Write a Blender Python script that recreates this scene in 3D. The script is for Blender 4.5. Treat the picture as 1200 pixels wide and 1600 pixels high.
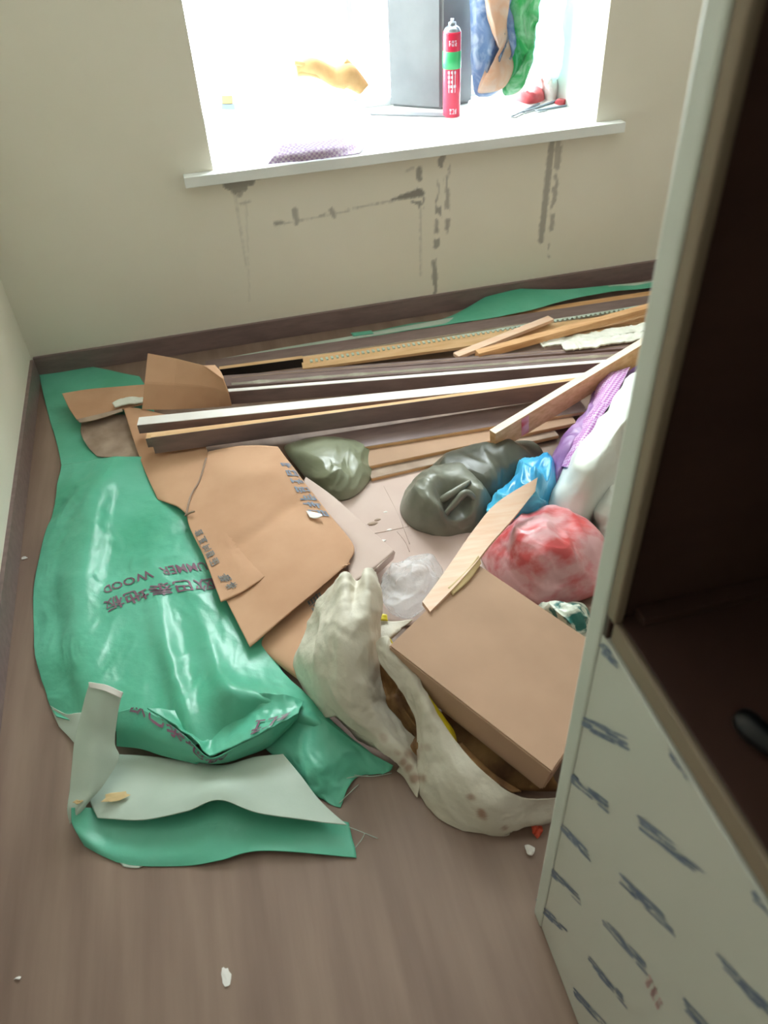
import bpy, bmesh, math, random
import numpy as np
from mathutils import Vector, Matrix, noise
random.seed(7)
scn = bpy.context.scene
for o in list(bpy.data.objects): bpy.data.objects.remove(o)
COL = scn.collection

# ------------------------------------------------------------------ camera
F, PPX, PPY, H = 1208., 600., 800., 1.5
def _d(x, y): return Vector((x-PPX, y-PPY, F)).normalized()
_dn = _d(690., 2200.); _X = _d(8350., -740.); _X = (_X - _dn*_X.dot(_dn)).normalized()
_Z = -_dn; _Y = _Z.cross(_X)
RW = Matrix((_X, _Y, _Z))                       # world = RW @ (right, down, forward)
EYE = Vector((0, 0, H))
def ray(px, py): return RW @ _d(px, py)
def P(px, py, z=0.): r = ray(px, py); return EYE + r*((z-H)/r.z)
def PY(px, py, y): r = ray(px, py); return EYE + r*(y/r.y)
def PX(px, py, x): r = ray(px, py); return EYE + r*(x/r.x)
cam = bpy.data.cameras.new('camera'); camo = bpy.data.objects.new('camera', cam); COL.objects.link(camo)
cam.sensor_fit = 'VERTICAL'; cam.sensor_height = 24.; cam.lens = F/1600.*24.
m3 = RW @ Matrix(((1, 0, 0), (0, -1, 0), (0, 0, -1)))
camo.matrix_world = Matrix.Translation(EYE) @ m3.to_4x4()
cam.clip_start = .02
cam.dof.use_dof = True; cam.dof.focus_distance = 2.1; cam.dof.aperture_fstop = 3.0
scn.camera = camo

# ------------------------------------------------------------------ light
w = bpy.data.worlds.new('overcast_sky'); scn.world = w; w.use_nodes = True
bg = w.node_tree.nodes['Background']; bg.inputs[0].default_value = (.93, .98, 1., 1); bg.inputs[1].default_value = 7.5
vs = scn.view_settings
vs.view_transform = 'Standard'; vs.look = 'None'; vs.gamma = 1; vs.use_curve_mapping = False; vs.exposure = 1.85

YB = 2.893                                       # back wall plane
XC = .341                                        # cabinet front plane
SILL = .67
WX0, WX1, WZ1 = .06, 1.50, 2.25                  # window opening
YG = 3.50                                        # glass plane of the bay
YR, XR, ZC = -1.7, 2.55, 2.65                    # rear wall, right wall, ceiling

def portal(name, loc, rot, sx, sy):
    l = bpy.data.lights.new(name, 'AREA'); l.shape = 'RECTANGLE'; l.size = sx; l.size_y = sy
    l.cycles.is_portal = True
    o = bpy.data.objects.new(name, l); COL.objects.link(o); o.location = loc; o.rotation_euler = rot
portal('window_portal', ((WX0-.34+WX1)/2, YG+.06, (SILL+WZ1)/2), (-math.pi/2, 0, 0), WX1-WX0+.34, WZ1-SILL)

# ------------------------------------------------------------------ helpers
def lin(r, g, b):
    f = lambda c: c/12.92 if c <= .04045 else ((c+.055)/1.055)**2.4
    return (f(r/255), f(g/255), f(b/255), 1)
MATS = {}
def mat(name, c1, c2=None, rough=.6, scale=8., stretch=(1, 1, 1), bump=0., bscale=60., detail=4., spec=.5, alpha=1., trans=0., metal=0., contrast=(.35, .65), attr=None, acol=None, coat=0., sheen=0., bdist=.004):
    if name in MATS: return MATS[name]
    m = bpy.data.materials.new(name); m.use_nodes = True; nt = m.node_tree; N = nt.nodes; L = nt.links
    b = N['Principled BSDF']
    b.inputs['Roughness'].default_value = rough; b.inputs['Specular IOR Level'].default_value = spec
    b.inputs['Alpha'].default_value = alpha; b.inputs['Metallic'].default_value = metal
    b.inputs['Transmission Weight'].default_value = trans; b.inputs['Coat Weight'].default_value = coat
    tc = N.new('ShaderNodeTexCoord'); mp = N.new('ShaderNodeMapping'); L.new(tc.outputs['Object'], mp.inputs[0])
    mp.inputs['Scale'].default_value = stretch
    nz = N.new('ShaderNodeTexNoise'); nz.inputs['Scale'].default_value = scale; nz.inputs['Detail'].default_value = detail
    L.new(mp.outputs[0], nz.inputs['Vector'])
    cr = N.new('ShaderNodeValToRGB'); L.new(nz.outputs['Fac'], cr.inputs[0])
    cr.color_ramp.elements[0].position = contrast[0]; cr.color_ramp.elements[1].position = contrast[1]
    cr.color_ramp.elements[0].color = c1; cr.color_ramp.elements[1].color = c2 or c1
    out = cr.outputs[0]
    if attr:
        a = N.new('ShaderNodeAttribute'); a.attribute_name = attr
        mx = N.new('ShaderNodeMix'); mx.data_type = 'RGBA'
        L.new(a.outputs['Fac'], mx.inputs['Factor']); L.new(out, mx.inputs['A']); mx.inputs['B'].default_value = acol
        out = mx.outputs['Result']
    L.new(out, b.inputs['Base Color'])
    if bump:
        n2 = N.new('ShaderNodeTexNoise'); n2.inputs['Scale'].default_value = bscale; n2.inputs['Detail'].default_value = 5
        L.new(mp.outputs[0], n2.inputs['Vector'])
        bp = N.new('ShaderNodeBump'); bp.inputs['Strength'].default_value = bump; bp.inputs['Distance'].default_value = bdist
        L.new(n2.outputs['Fac'], bp.inputs['Height']); L.new(bp.outputs[0], b.inputs['Normal'])
    MATS[name] = m; return m

M = {}
M['wall'] = mat('wall_paint', lin(234, 229, 214), lin(237, 232, 218), .85, 3, bump=.05, bscale=150, spec=.2, attr='stain', acol=lin(120, 116, 112))
M['ceil'] = mat('ceiling_paint', lin(238, 237, 232), None, .9)
M['floor'] = mat('laminate_floor', lin(127, 104, 91), lin(157, 133, 118), .42, 3.2, (5, .45, 1), bump=.06, bscale=25, spec=.45, contrast=(.3, .72))
M['lam'] = mat('laminate_dark', lin(122, 102, 100), lin(136, 115, 112), .4, 5, (2, 9, 9), spec=.5)
M['mdf'] = mat('board_core_tan', lin(214, 172, 124), lin(228, 190, 146), .75, 9, (1, 6, 6))
M['mdfpale'] = mat('board_core_pale', lin(240, 222, 196), lin(248, 234, 212), .7, 9, (1, 6, 6))
M['white'] = mat('white_edge', lin(238, 234, 228), lin(248, 246, 242), .6, 9)
M['black'] = mat('black_edge', lin(26, 24, 26), lin(36, 34, 36), .4, 9)
M['wood'] = mat('pine_wood', lin(212, 160, 110), lin(230, 184, 136), .6, 6, (1.5, 14, 14))
M['woodpink'] = mat('pink_wood', lin(240, 200, 170), lin(245, 214, 190), .6, 6, (1.5, 14, 14))
M['foam'] = mat('white_foam', lin(226, 228, 214), lin(240, 240, 230), .8, 30, bump=.3, bscale=90)
M['card'] = mat('cardboard_brown', lin(196, 153, 121), lin(209, 167, 135), .78, 5, bump=.05, bscale=40, spec=.25)
M['cardpink'] = mat('cardboard_pinkish', lin(208, 185, 175), lin(218, 197, 187), .75, 4, bump=.05, bscale=40, spec=.25)
M['cardgrey'] = mat('cardboard_greyish', lin(150, 128, 112), lin(186, 164, 146), .75, 9, spec=.25)
M['cardbox'] = mat('cardboard_box_tan', lin(178, 146, 121), lin(192, 158, 132), .75, 4, bump=.04, bscale=40, spec=.25)
M['green'] = mat('woven_green', lin(84, 178, 145), lin(108, 196, 168), .34, 4, bump=.25, bscale=38, spec=.5, bdist=.006)
M['greenpale'] = mat('woven_back_pale', lin(186, 204, 190), lin(202, 216, 204), .5, 5, bump=.08, bscale=200, spec=.4, bdist=.002)
M['maroon'] = mat('print_maroon', lin(128, 76, 104), lin(120, 100, 110), .5, 60)
M['inkblue'] = mat('print_blue', lin(104, 119, 142), lin(134, 145, 160), .6, 50)
M['inkgrey'] = mat('print_grey_blue', lin(104, 112, 116), lin(140, 138, 132), .7, 60)
M['inkred'] = mat('print_faded_red', lin(196, 150, 150), lin(200, 170, 168), .7, 60)
M['olive'] = mat('olive_plastic', lin(124, 129, 104), lin(154, 158, 134), .34, 5, bump=.25, bscale=30, spec=.6)
M['dkolive'] = mat('dark_olive_plastic', lin(72, 74, 63), lin(96, 98, 85), .38, 5, bump=.25, bscale=30, spec=.5)
M['grbag'] = mat('grey_olive_plastic', lin(104, 106, 93), lin(140, 142, 127), .36, 6, bump=.25, bscale=30, spec=.6)
M['blue'] = mat('blue_plastic', lin(32, 150, 205), lin(90, 196, 232), .3, 9, bump=.3, bscale=40, spec=.6)
M['pink'] = mat('pink_plastic', lin(208, 84, 86), lin(226, 174, 178), .35, 8, (1, 2, 2), bump=.25, bscale=30, spec=.5, contrast=(.38, .58))
M['wrap'] = mat('white_plastic_wrap', lin(216, 222, 212), lin(236, 240, 234), .35, 5, bump=.2, bscale=22, spec=.5)
M['purple'] = mat('purple_plastic', lin(120, 78, 140), lin(176, 140, 190), .4, 8, bump=.2, bscale=40)
M['teal'] = mat('teal_print_plastic', lin(36, 112, 104), lin(214, 222, 206), .4, 14, (1, 2.4, 2.4), contrast=(.44, .54), bump=.2)
M['sack'] = mat('white_woven_sack', lin(208, 202, 184), lin(222, 216, 200), .6, 4, bump=.35, bscale=26, spec=.4, bdist=.012, attr='stain', acol=lin(150, 92, 62))
M['yellow'] = mat('yellow_lining', lin(228, 206, 28), lin(240, 222, 60), .4, 8)
M['dust'] = mat('brown_debris', lin(110, 78, 52), lin(178, 138, 88), .85, 16, bump=.5, bscale=60, contrast=(.3, .7))
M['clear'] = mat('clear_plastic', lin(250, 252, 255), None, .15, 8, alpha=.32, bump=.9, bscale=16, bdist=.03, spec=.8)
M['film'] = mat('white_film', lin(206, 208, 198), lin(212, 214, 204), .4, 2, spec=.4, bump=.03, bscale=12)
M['edge'] = mat('cabinet_edge_pale', lin(206, 212, 202), lin(212, 217, 207), .45, 3, spec=.4)
M['cabdark'] = mat('cabinet_dark_brown', lin(72, 50, 44), lin(82, 58, 50), .4, 3, (2, 2, 6), spec=.4)
M['edgebrown'] = mat('cabinet_edge_tan', lin(140, 124, 104), None, .5)
M['sillm'] = mat('sill_stone', lin(232, 236, 234), lin(240, 243, 241), .3, 6, spec=.5)
M['frame'] = mat('window_frame_grey', lin(176, 184, 190), None, .4)
M['column'] = mat('grey_cement', lin(108, 113, 118), lin(120, 125, 129), .8, 6, bump=.2, bscale=40)
M['canred'] = mat('can_red', lin(206, 34, 70), lin(214, 50, 84), .3, 8, spec=.6)
M['cangreen'] = mat('can_green', lin(60, 176, 110), None, .3)
M['canwhite'] = mat('can_white', lin(228, 222, 236), None, .35)
M['steel'] = mat('can_steel', lin(170, 180, 190), None, .3, metal=.8)
M['navy'] = mat('navy_plastic', lin(46, 84, 140), lin(96, 134, 184), .35, 6, bump=.3, bscale=30)
M['orange'] = mat('orange_cloth', lin(224, 150, 96), lin(238, 182, 136), .6, 6, bump=.2)
M['grnbag'] = mat('green_bag_plastic', lin(24, 132, 68), lin(84, 178, 110), .35, 8, bump=.25)
M['redbag'] = mat('red_bag_plastic', lin(186, 44, 56), lin(216, 108, 112), .4, 9, bump=.25)
M['glove'] = mat('mustard_cloth', lin(176, 138, 92), lin(200, 164, 114), .8, 10, bump=.3)
M['slate'] = mat('slate_blue', lin(116, 130, 142), None, .5)
M['chip'] = mat('wood_chip', lin(216, 190, 140), None, .7)
M['redbit'] = mat('red_orange_bit', lin(214, 84, 56), None, .5)
M['cyan'] = mat('cyan_white_plastic', lin(180, 226, 226), lin(236, 246, 246), .35, 7, bump=.2)
M['blackpl'] = mat('black_plastic', lin(14, 16, 20), None, .35)
def glassmat():
    m = bpy.data.materials.new('window_glass'); m.use_nodes = True; nt = m.node_tree; N = nt.nodes; L = nt.links
    N.remove(N['Principled BSDF']); o = N['Material Output']
    t = N.new('ShaderNodeBsdfTransparent'); t.inputs[0].default_value = (.96, .98, .98, 1)
    g = N.new('ShaderNodeBsdfGlossy'); g.inputs['Roughness'].default_value = .03
    mx = N.new('ShaderNodeMixShader'); mx.inputs[0].default_value = .06
    L.new(t.outputs[0], mx.inputs[1]); L.new(g.outputs[0], mx.inputs[2]); L.new(mx.outputs[0], o.inputs['Surface'])
    return m
M['glass'] = glassmat()
def thinmat(name, c):
    m = bpy.data.materials.new(name); m.use_nodes = True; nt = m.node_tree; N = nt.nodes; L = nt.links
    b = N['Principled BSDF']; b.inputs['Base Color'].default_value = c; b.inputs['Roughness'].default_value = .35
    t = N.new('ShaderNodeBsdfTranslucent'); t.inputs[0].default_value = c; mx = N.new('ShaderNodeMixShader'); mx.inputs[0].default_value = .55
    tc = N.new('ShaderNodeTexCoord'); nz = N.new('ShaderNodeTexNoise'); nz.inputs['Scale'].default_value = 14; nz.inputs['Detail'].default_value = 5; nz.inputs['Distortion'].default_value = 1.2
    cr_ = N.new('ShaderNodeValToRGB'); cr_.color_ramp.elements[0].position = .42; cr_.color_ramp.elements[1].position = .68
    cr_.color_ramp.elements[0].color = c; cr_.color_ramp.elements[1].color = tuple(c[k]*.55+.36 for k in range(3))+(1,)
    L.new(tc.outputs['Object'], nz.inputs['Vector']); L.new(nz.outputs['Fac'], cr_.inputs[0]); L.new(cr_.outputs[0], b.inputs['Base Color']); L.new(cr_.outputs[0], t.inputs[0])
    L.new(b.outputs[0], mx.inputs[1]); L.new(t.outputs[0], mx.inputs[2]); L.new(mx.outputs[0], N['Material Output'].inputs['Surface']); return m
M['thinwhite'] = thinmat('thin_white_plastic', lin(244, 246, 246)); M['cyan'] = thinmat('thin_cyan_plastic', lin(200, 236, 236))
M['thingreen'] = thinmat('thin_green_plastic', lin(72, 164, 104)); M['thinnavy'] = thinmat('thin_navy_plastic', lin(104, 126, 158))
M['thinorange'] = thinmat('thin_peach_cloth', lin(226, 190, 164))
def checkmat(name, c1, c2, sc):
    m = bpy.data.materials.new(name); m.use_nodes = True; nt = m.node_tree; N = nt.nodes; L = nt.links
    b = N['Principled BSDF']; b.inputs['Roughness'].default_value = .45
    tc = N.new('ShaderNodeTexCoord'); ck = N.new('ShaderNodeTexChecker'); ck.inputs['Scale'].default_value = sc
    ck.inputs['Color1'].default_value = c1; ck.inputs['Color2'].default_value = c2
    L.new(tc.outputs['Object'], ck.inputs['Vector']); L.new(ck.outputs['Color'], b.inputs['Base Color'])
    return m
M['meshpale'] = checkmat('pale_purple_mesh_check', lin(186, 160, 204), lin(222, 212, 230), 110)
M['mesh'] = checkmat('purple_mesh_check', lin(176, 108, 178), lin(214, 186, 220), 110)

def obj(name, me, m, parent=None, smooth=False):
    o = bpy.data.objects.new(name, me); COL.objects.link(o)
    for mm in (m if isinstance(m, (list, tuple)) else [m]): me.materials.append(M[mm] if isinstance(mm, str) else mm)
    if smooth:
        for p in me.polygons: p.use_smooth = True
    if parent is not None:
        o.parent = parent; o.matrix_parent_inverse = parent.matrix_world.inverted() if parent.type != 'EMPTY' else Matrix.Translation(-parent.location)
    return o
def tag(o, label, cat, group=None):
    o['label'] = label; o['category'] = cat
    if group: o['group'] = group
    return o
def thing(name, label, cat, loc, group=None):
    o = bpy.data.objects.new(name, None); COL.objects.link(o); o.location = loc; o.empty_display_size = .05
    return tag(o, label, cat, group)
def struct(o): o['kind'] = 'structure'; return o
def pydata(name, v, f):
    me = bpy.data.meshes.new(name); me.from_pydata([tuple(x) for x in v], [], f); me.update(); return me
def bm_mesh(name, bm):
    bmesh.ops.recalc_face_normals(bm, faces=bm.faces)
    me = bpy.data.meshes.new(name); bm.to_mesh(me); bm.free(); return me
def bbox(bm, lo, hi, bev=0.):
    r = bmesh.ops.create_cube(bm, size=1)
    for v in r['verts']: v.co = Vector([(lo[i]+hi[i])/2 + v.co[i]*(hi[i]-lo[i]) for i in range(3)])
    if bev:
        es = list({e for v in r['verts'] for e in v.link_edges})
        bmesh.ops.bevel(bm, geom=es, offset=bev, segments=2, affect='EDGES', profile=.5)
def boxmesh(name, *boxes, bev=0.):
    bm = bmesh.new()
    for lo, hi in boxes: bbox(bm, lo, hi, bev)
    return bm_mesh(name, bm)

def crom(p0, p1, p2, p3, t):
    return .5*((2*p1)+(p2-p0)*t+(2*p0-5*p1+4*p2-p3)*t*t+(3*p1-p0-3*p2+p3)*t**3)
def csample(pts, n, closed=False):
    k = len(pts); out = []
    m = k if closed else k-1
    for i in range(n):
        s = i/(n if closed else n-1)*m; a = min(int(s), m-1); t = s-a
        g = (lambda j: pts[j % k]) if closed else (lambda j: pts[max(0, min(k-1, j))])
        out.append(crom(g(a-1), g(a), g(a+1), g(a+2), t))
    return out
def crease(p, s, seed=0.):
    d, _ = noise.voronoi(Vector((p[0]*s+seed, p[1]*s, p[2]*s)))
    return d[1]-d[0]
def ridged(p, s, seed=0.):
    q = Vector((p[0]*s*1.3+seed*3.1, p[1]*s*.8-seed, p[2]*s*1.1)); a = 0.; w_ = 1.
    q += Vector((noise.noise(q*.7+Vector((9, 0, 0))), noise.noise(q*.7+Vector((0, 9, 0))), 0))*.9
    for k in range(3):
        a += w_*(1-2.2*abs(noise.noise(q))); q = q*2.1+Vector((5.2, 1.3, 7.7)); w_ *= .38
    return a*.55
def rough(p, s, seed=0.): return noise.noise(Vector((p[0]*s+seed, p[1]*s-seed, p[2]*s+2*seed)))

class Patch:
    """cloth or card surface through a grid of control points (world space)"""
    def __init__(s, rows, nu=40, nv=40, linear=False, wr=0., wsc=9., cr=0., csc=9., seed=0., world=False, fine=0.):
        R = [[Vector(q) if world else P(*q) for q in r] for r in rows]
        s.R = R; s.lin = linear; s.nu, s.nv = nu, nv; s.wr, s.wsc, s.cr, s.csc, s.seed = wr, wsc, cr, csc, seed
        if linear:
            f = lambda pts, n: [Vector(pts[min(int(i/(n-1)*(len(pts)-1)), len(pts)-2)]).lerp(pts[min(int(i/(n-1)*(len(pts)-1)), len(pts)-2)+1], i/(n-1)*(len(pts)-1)-min(int(i/(n-1)*(len(pts)-1)), len(pts)-2)) for i in range(n)]
        else: f = csample
        cols = [f(r, nu) for r in R]
        s.G = [[None]*nu for _ in range(nv)]
        for u in range(nu):
            c = f([cols[r][u] for r in range(len(R))], nv)
            for v in range(nv): s.G[v][u] = c[v].copy()
        if wr or cr or fine:
            D = []
            for v in range(nv):
                for u in range(nu):
                    p = s.G[v][u]
                    n = (s.G[v][min(u+1, nu-1)]-s.G[v][max(u-1, 0)]).cross(s.G[min(v+1, nv-1)][u]-s.G[max(v-1, 0)][u])
                    if n.z < 0: n = -n
                    n = n.normalized() if n.length > 1e-9 else Vector((0, 0, 1))
                    D.append(n*((wr*rough(p, wsc, seed) if wr else 0)+(cr*ridged(p, csc, seed) if cr else 0)+(fine*ridged(p, csc*3.2, seed+5) if fine else 0)))
            for v in range(nv):
                for u in range(nu): s.G[v][u] += D[v*nu+u]
        for r in s.G:
            for p in r:
                if p.z < .0015: p.z = .0015+.0004*rough(p, 30)
    def at(s, u, v, off=0.):
        x = min(max(u, 0), 1)*(s.nu-1); y = min(max(v, 0), 1)*(s.nv-1)
        a, b = min(int(x), s.nu-2), min(int(y), s.nv-2); fx, fy = x-a, y-b
        G = s.G; p = G[b][a].lerp(G[b][a+1], fx).lerp(G[b+1][a].lerp(G[b+1][a+1], fx), fy)
        n = (G[b][a+1]-G[b][a]).cross(G[b+1][a]-G[b][a])
        if n.z < 0: n = -n
        return p + n.normalized()*off
    def mesh(s, name):
        v = [p for r in s.G for p in r]; nu = s.nu
        f = [(j*nu+i, j*nu+i+1, (j+1)*nu+i+1, (j+1)*nu+i) for j in range(s.nv-1) for i in range(nu-1)]
        me = pydata(name, v, f)
        if sum(p.normal.z for p in me.polygons) < 0: me.flip_normals()
        return me
    def build(s, name, mats, parent=None, thick=.003, smooth=True, down=True):
        me = s.mesh(name); o = obj(name, me, mats, parent, smooth)
        md = o.modifiers.new('thickness', 'SOLIDIFY'); md.thickness = thick; md.offset = -1 if down else 1
        if isinstance(mats, (list, tuple)) and len(mats) > 1: md.material_offset = 1
        return o

def mound(name, outline, center, m, parent=None, nr=44, nt=130, p=2.4, cr=.02, csc=14., wr=.02, wsc=8., seed=0., hollow=None, under=.8):
    """crumpled bag or heap: a dome from an outline that rests on what is below"""
    O = csample([P(*q) for q in outline], nt, True); C = P(*center); v = []; f = []
    for i in range(nr+1):
        r = i/nr
        for k in range(nt):
            o = O[k]; q = C.lerp(o, r); q.z = o.z+(C.z-o.z)*(1-r**p)
            a = (1-r**5)*.85+.15
            dz = cr*ridged(q, csc*.62, seed)+wr*rough(q, wsc, seed)
            d = Vector((q.x-C.x, q.y-C.y, 0))
            d = (d.normalized() if d.length > 1e-6 else Vector())*r + Vector((0, 0, 1-r*.6))
            q = q + d*dz*a
            if hollow:
                hx = P(*hollow[:3]); q.z -= hollow[4]*math.exp(-(((q.x-hx.x)**2+(q.y-hx.y)**2)/hollow[3]**2)**1.5)
            q.z = max(q.z, .002); v.append(q)
    for i in range(nr):
        for k in range(nt):
            k2 = (k+1) % nt; f.append((i*nt+k, (i+1)*nt+k, (i+1)*nt+k2, i*nt+k2))
    zb = min(o.z for o in O)
    base = len(v)
    for k in range(nt):
        o = C.lerp(O[k], under); o.z = max(.001, zb*.98-.001); v.append(o)
    for k in range(nt): k2 = (k+1) % nt; f.append((nr*nt+k, base+k, base+k2, nr*nt+k2))
    f.append(tuple(base+k for k in range(nt))[::-1])
    me = pydata(name, v, f); bm = bmesh.new(); bm.from_mesh(me)
    bmesh.ops.remove_doubles(bm, verts=bm.verts, dist=1e-5); bmesh.ops.recalc_face_normals(bm, faces=bm.faces); bm.to_mesh(me); bm.free()
    return obj(name, me, m, parent, True)

def beam_frame(a, b, roll=0.):
    d = (b-a).normalized(); s = d.cross(Vector((0, 0, 1))).normalized(); u = s.cross(d)
    if roll:
        q = Matrix.Rotation(roll, 3, d); s = q @ s; u = q @ u
    return d, s, u
def beam_mesh(name, a, b, s0, s1, u0, u1, roll=0., bev=.0015):
    """bar from a to b; s points to the viewer's side, u up"""
    d, s, u = beam_frame(a, b, roll); bm = bmesh.new(); L = (b-a).length
    bbox(bm, (0, s0, u0), (L, s1, u1), bev)
    for q in bm.verts: q.co = a + d*q.co.x + s*q.co.y + u*q.co.z
    return bm_mesh(name, bm)
def board(name, label, cat, a, b, w, h, core, group=None, front=None, top=None, roll=0., frontu=(0, 1), tops=(0, 1)):
    """board of width w (towards the viewer) and height h, with laminate parts"""
    o = obj(name, beam_mesh(name, a, b, 0, w, 0, h, roll), core); tag(o, label, cat, group)
    if front: obj('laminate_face', beam_mesh('laminate_face', a, b, w-.0004, w+.0016, h*frontu[0], h*frontu[1], roll, .0005), front, o)
    if top: obj('laminate_top', beam_mesh('laminate_top', a, b, w*tops[0], w*tops[1], h-.0004, h+.0014, roll, .0004), top, o)
    return o

def text_on(surf, txt, origin, ux, vy, name, m, parent, off=.004, shear=0., sub=True):
    """flat print: glyph outlines laid onto a surface; origin/ux/vy in the surface's parameters"""
    cu = bpy.data.curves.new('glyphs', 'FONT'); cu.body = txt; cu.size = 1.; cu.resolution_u = 2; cu.offset = .012
    t = bpy.data.objects.new('glyphs', cu); COL.objects.link(t)
    dg = bpy.context.evaluated_depsgraph_get(); me = bpy.data.meshes.new_from_object(t.evaluated_get(dg))
    bpy.data.objects.remove(t)
    bm = bmesh.new(); bm.from_mesh(me); bmesh.ops.triangulate(bm, faces=bm.faces)
    if sub: bmesh.ops.subdivide_edges(bm, edges=[e for e in bm.edges if e.calc_length() > .15], cuts=1); bmesh.ops.triangulate(bm, faces=bm.faces)
    xs = [q.co.x for q in bm.verts]; wd = max(xs)-min(xs); x0 = min(xs)
    for q in bm.verts:
        x = (q.co.x-x0)/wd; y = q.co.y
        q.co = surf(origin[0]+ux[0]*x+vy[0]*y, origin[1]+ux[1]*x+vy[1]*y, off)
    me2 = bpy.data.meshes.new(name); bm.to_mesh(me2); bm.free()
    return obj(name, me2, m, parent)
def strokes_on(surf, origin, ux, vy, n, name, m, parent, off=.003, seed=1, gap=.12, dens=.8):
    """smeared print too blurred to read: rows of short strokes in blocks"""
    rnd = random.Random(seed); v = []; f = []
    for k in range(n):
        x0, x1 = k/n, (k+1-gap)/n
        for j in range(5):
            y0 = j/5+.02; y1 = y0+.12
            if rnd.random() > dens: continue
            a = x0+(x1-x0)*rnd.uniform(0, .3); b = x1-(x1-x0)*rnd.uniform(0, .3)
            i = len(v)
            for (x, y) in ((a, y0), (b, y0), (b, y1), (a, y1)):
                v.append(surf(origin[0]+ux[0]*x+vy[0]*y, origin[1]+ux[1]*x+vy[1]*y, off))
            f.append((i, i+1, i+2, i+3))
        for j in range(2):
            x = x0+(x1-x0)*rnd.uniform(.15, .85); dx = .1/n; i = len(v)
            for (xx, y) in ((x, 0), (x+dx, 0), (x+dx, .95), (x, .95)):
                v.append(surf(origin[0]+ux[0]*xx+vy[0]*y, origin[1]+ux[1]*xx+vy[1]*y, off+.0003))
            f.append((i, i+1, i+2, i+3))
    return obj(name, pydata(name, v, f), m, parent)

def smear_on(surf, name, m, parent, off=.0006, seed=1, n=26):
    """a line of print smeared lengthwise: overlapping tapered strokes"""
    rnd = random.Random(seed); v = []; f = []
    for k in range(n):
        c = rnd.uniform(.05, .95); l = rnd.uniform(.08, .22); y = rnd.choice((.1, .28, .45, .62, .8))+rnd.uniform(-.05, .05); h = rnd.uniform(.05, .11)
        i = len(v)
        for x, yy in ((c-l, y), (c-l*.6, y-h), (c+l*.6, y-h), (c+l, y), (c+l*.6, y+h), (c-l*.6, y+h)):
            v.append(surf(min(max(x, 0), 1), yy, off+.00002*k))
        f.append(tuple(range(i, i+6)))
    return obj(name, pydata(name, v, f), m, parent)

# ------------------------------------------------------------------ room
struct(obj('floor', boxmesh('floor', ((-1.1, YR-.15, -.1), (XR+.2, YB+.2, 0))), 'floor'))
struct(obj('ceiling', boxmesh('ceiling', ((-1.1, YR-.15, ZC), (XR+.2, YB+.2, ZC+.1))), 'ceil'))
# back wall with the bay opening; the grid below the sill carries the adhesive stains
RWn = np.array(RW)
def proj_np(p):
    c = (p-np.array([0, 0, H])) @ RWn
    return PPX+F*c[:, 0]/c[:, 2], PPY+F*c[:, 1]/c[:, 2]
me = boxmesh('wall_back', ((-1.1, YB, 0), (WX0, YB+.18, ZC)), ((WX1, YB, 0), (XR+.2, YB+.18, ZC)),
             ((WX0, YB, 0), (WX1, YB+.18, SILL-.03)), ((WX0, YB, WZ1), (WX1, YB+.18, ZC)))
gx = np.linspace(-.08, 1.75, 300); gz = np.linspace(.02, SILL-.03, 108)
GX, GZ = np.meshgrid(gx, gz); gp = np.stack([GX.ravel(), np.full(GX.size, YB-.0008), GZ.ravel()], 1)
px, py = proj_np(gp)
nzv = np.array([noise.noise(Vector((a*40, 0, b*22))) for a, b in zip(gp[:, 0], gp[:, 2])])
nz2 = np.array([noise.noise(Vector((a*90, 3, b*60))) for a, b in zip(gp[:, 0], gp[:, 2])])
def seg(x0, y0, x1, y1, r0, r1, s, dash=0.):
    dx, dy = x1-x0, y1-y0; t = np.clip(((px-x0)*dx+(py-y0)*dy)/(dx*dx+dy*dy), 0, 1)
    d = np.hypot(px-x0-t*dx, py-y0-t*dy); r = r0+(r1-r0)*t
    m = np.clip((r-d)/2.2+.5+nz2*.8, 0, 1)*s
    if dash: m *= np.clip((nzv-dash)*6+.5, 0, 1)
    return m
st = np.zeros(len(gp))
for a in ((352, 280, 404, 276, 8, 5, .75), (358, 288, 392, 284, 9, 6, .85), (368, 296, 382, 293, 8, 5, .8), (374, 304, 377, 300, 4, 3, .6), (366, 300, 386, 420, 2, 1, .25),
          (376, 318, 390, 315, 2, 2, .4), (430, 349, 440, 348, 3, 3, .7), (461, 330, 463, 348, 5, 4, .6), (500, 338, 508, 334, 2, 2, .5), (518, 328, 522, 337, 4, 4, .6),
          (430, 352, 545, 330, 1.2, 1.2, .4), (545, 327, 615, 313, 1, 2, .45), (612, 312, 656, 301, 2, 7, .95), (645, 316, 656, 318, 2, 4, .8), (654, 255, 659, 322, 4, 5, .8, -.05),
          (635, 268, 645, 262, 2, 2, .3), (690, 240, 678, 455, 5, 5, .75, .12), (694, 236, 700, 262, 4, 3, .6, -.1), (700, 250, 698, 362, 3.5, 3.5, .6, .05), (657, 325, 657, 430, 1.5, 1.2, .3),
          (682, 345, 682, 352, 3, 3, .6), (678, 410, 679, 420, 4, 4, .6), (700, 345, 698, 357, 4, 3, .7), (864, 210, 845, 376, 5, 4.5, .7), (874, 210, 858, 400, 6, 2.5, .6, .02), (874, 210, 868, 260, 4, 3, .55),
          (385, 318, 390, 470, 1.5, 1, .15)):
    st = np.maximum(st, .85*seg(*a))
bm = bmesh.new(); bm.from_mesh(me); n0 = len(bm.verts)
lay = bm.verts.layers.float.new('stain')
vs_ = [bm.verts.new(q) for q in gp]
for q, s in zip(vs_, st): q[lay] = float(s)
W = len(gx)
for j in range(len(gz)-1):
    for i in range(W-1): bm.faces.new((vs_[j*W+i], vs_[j*W+i+1], vs_[(j+1)*W+i+1], vs_[(j+1)*W+i]))
bm.to_mesh(me); bm.free()
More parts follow.
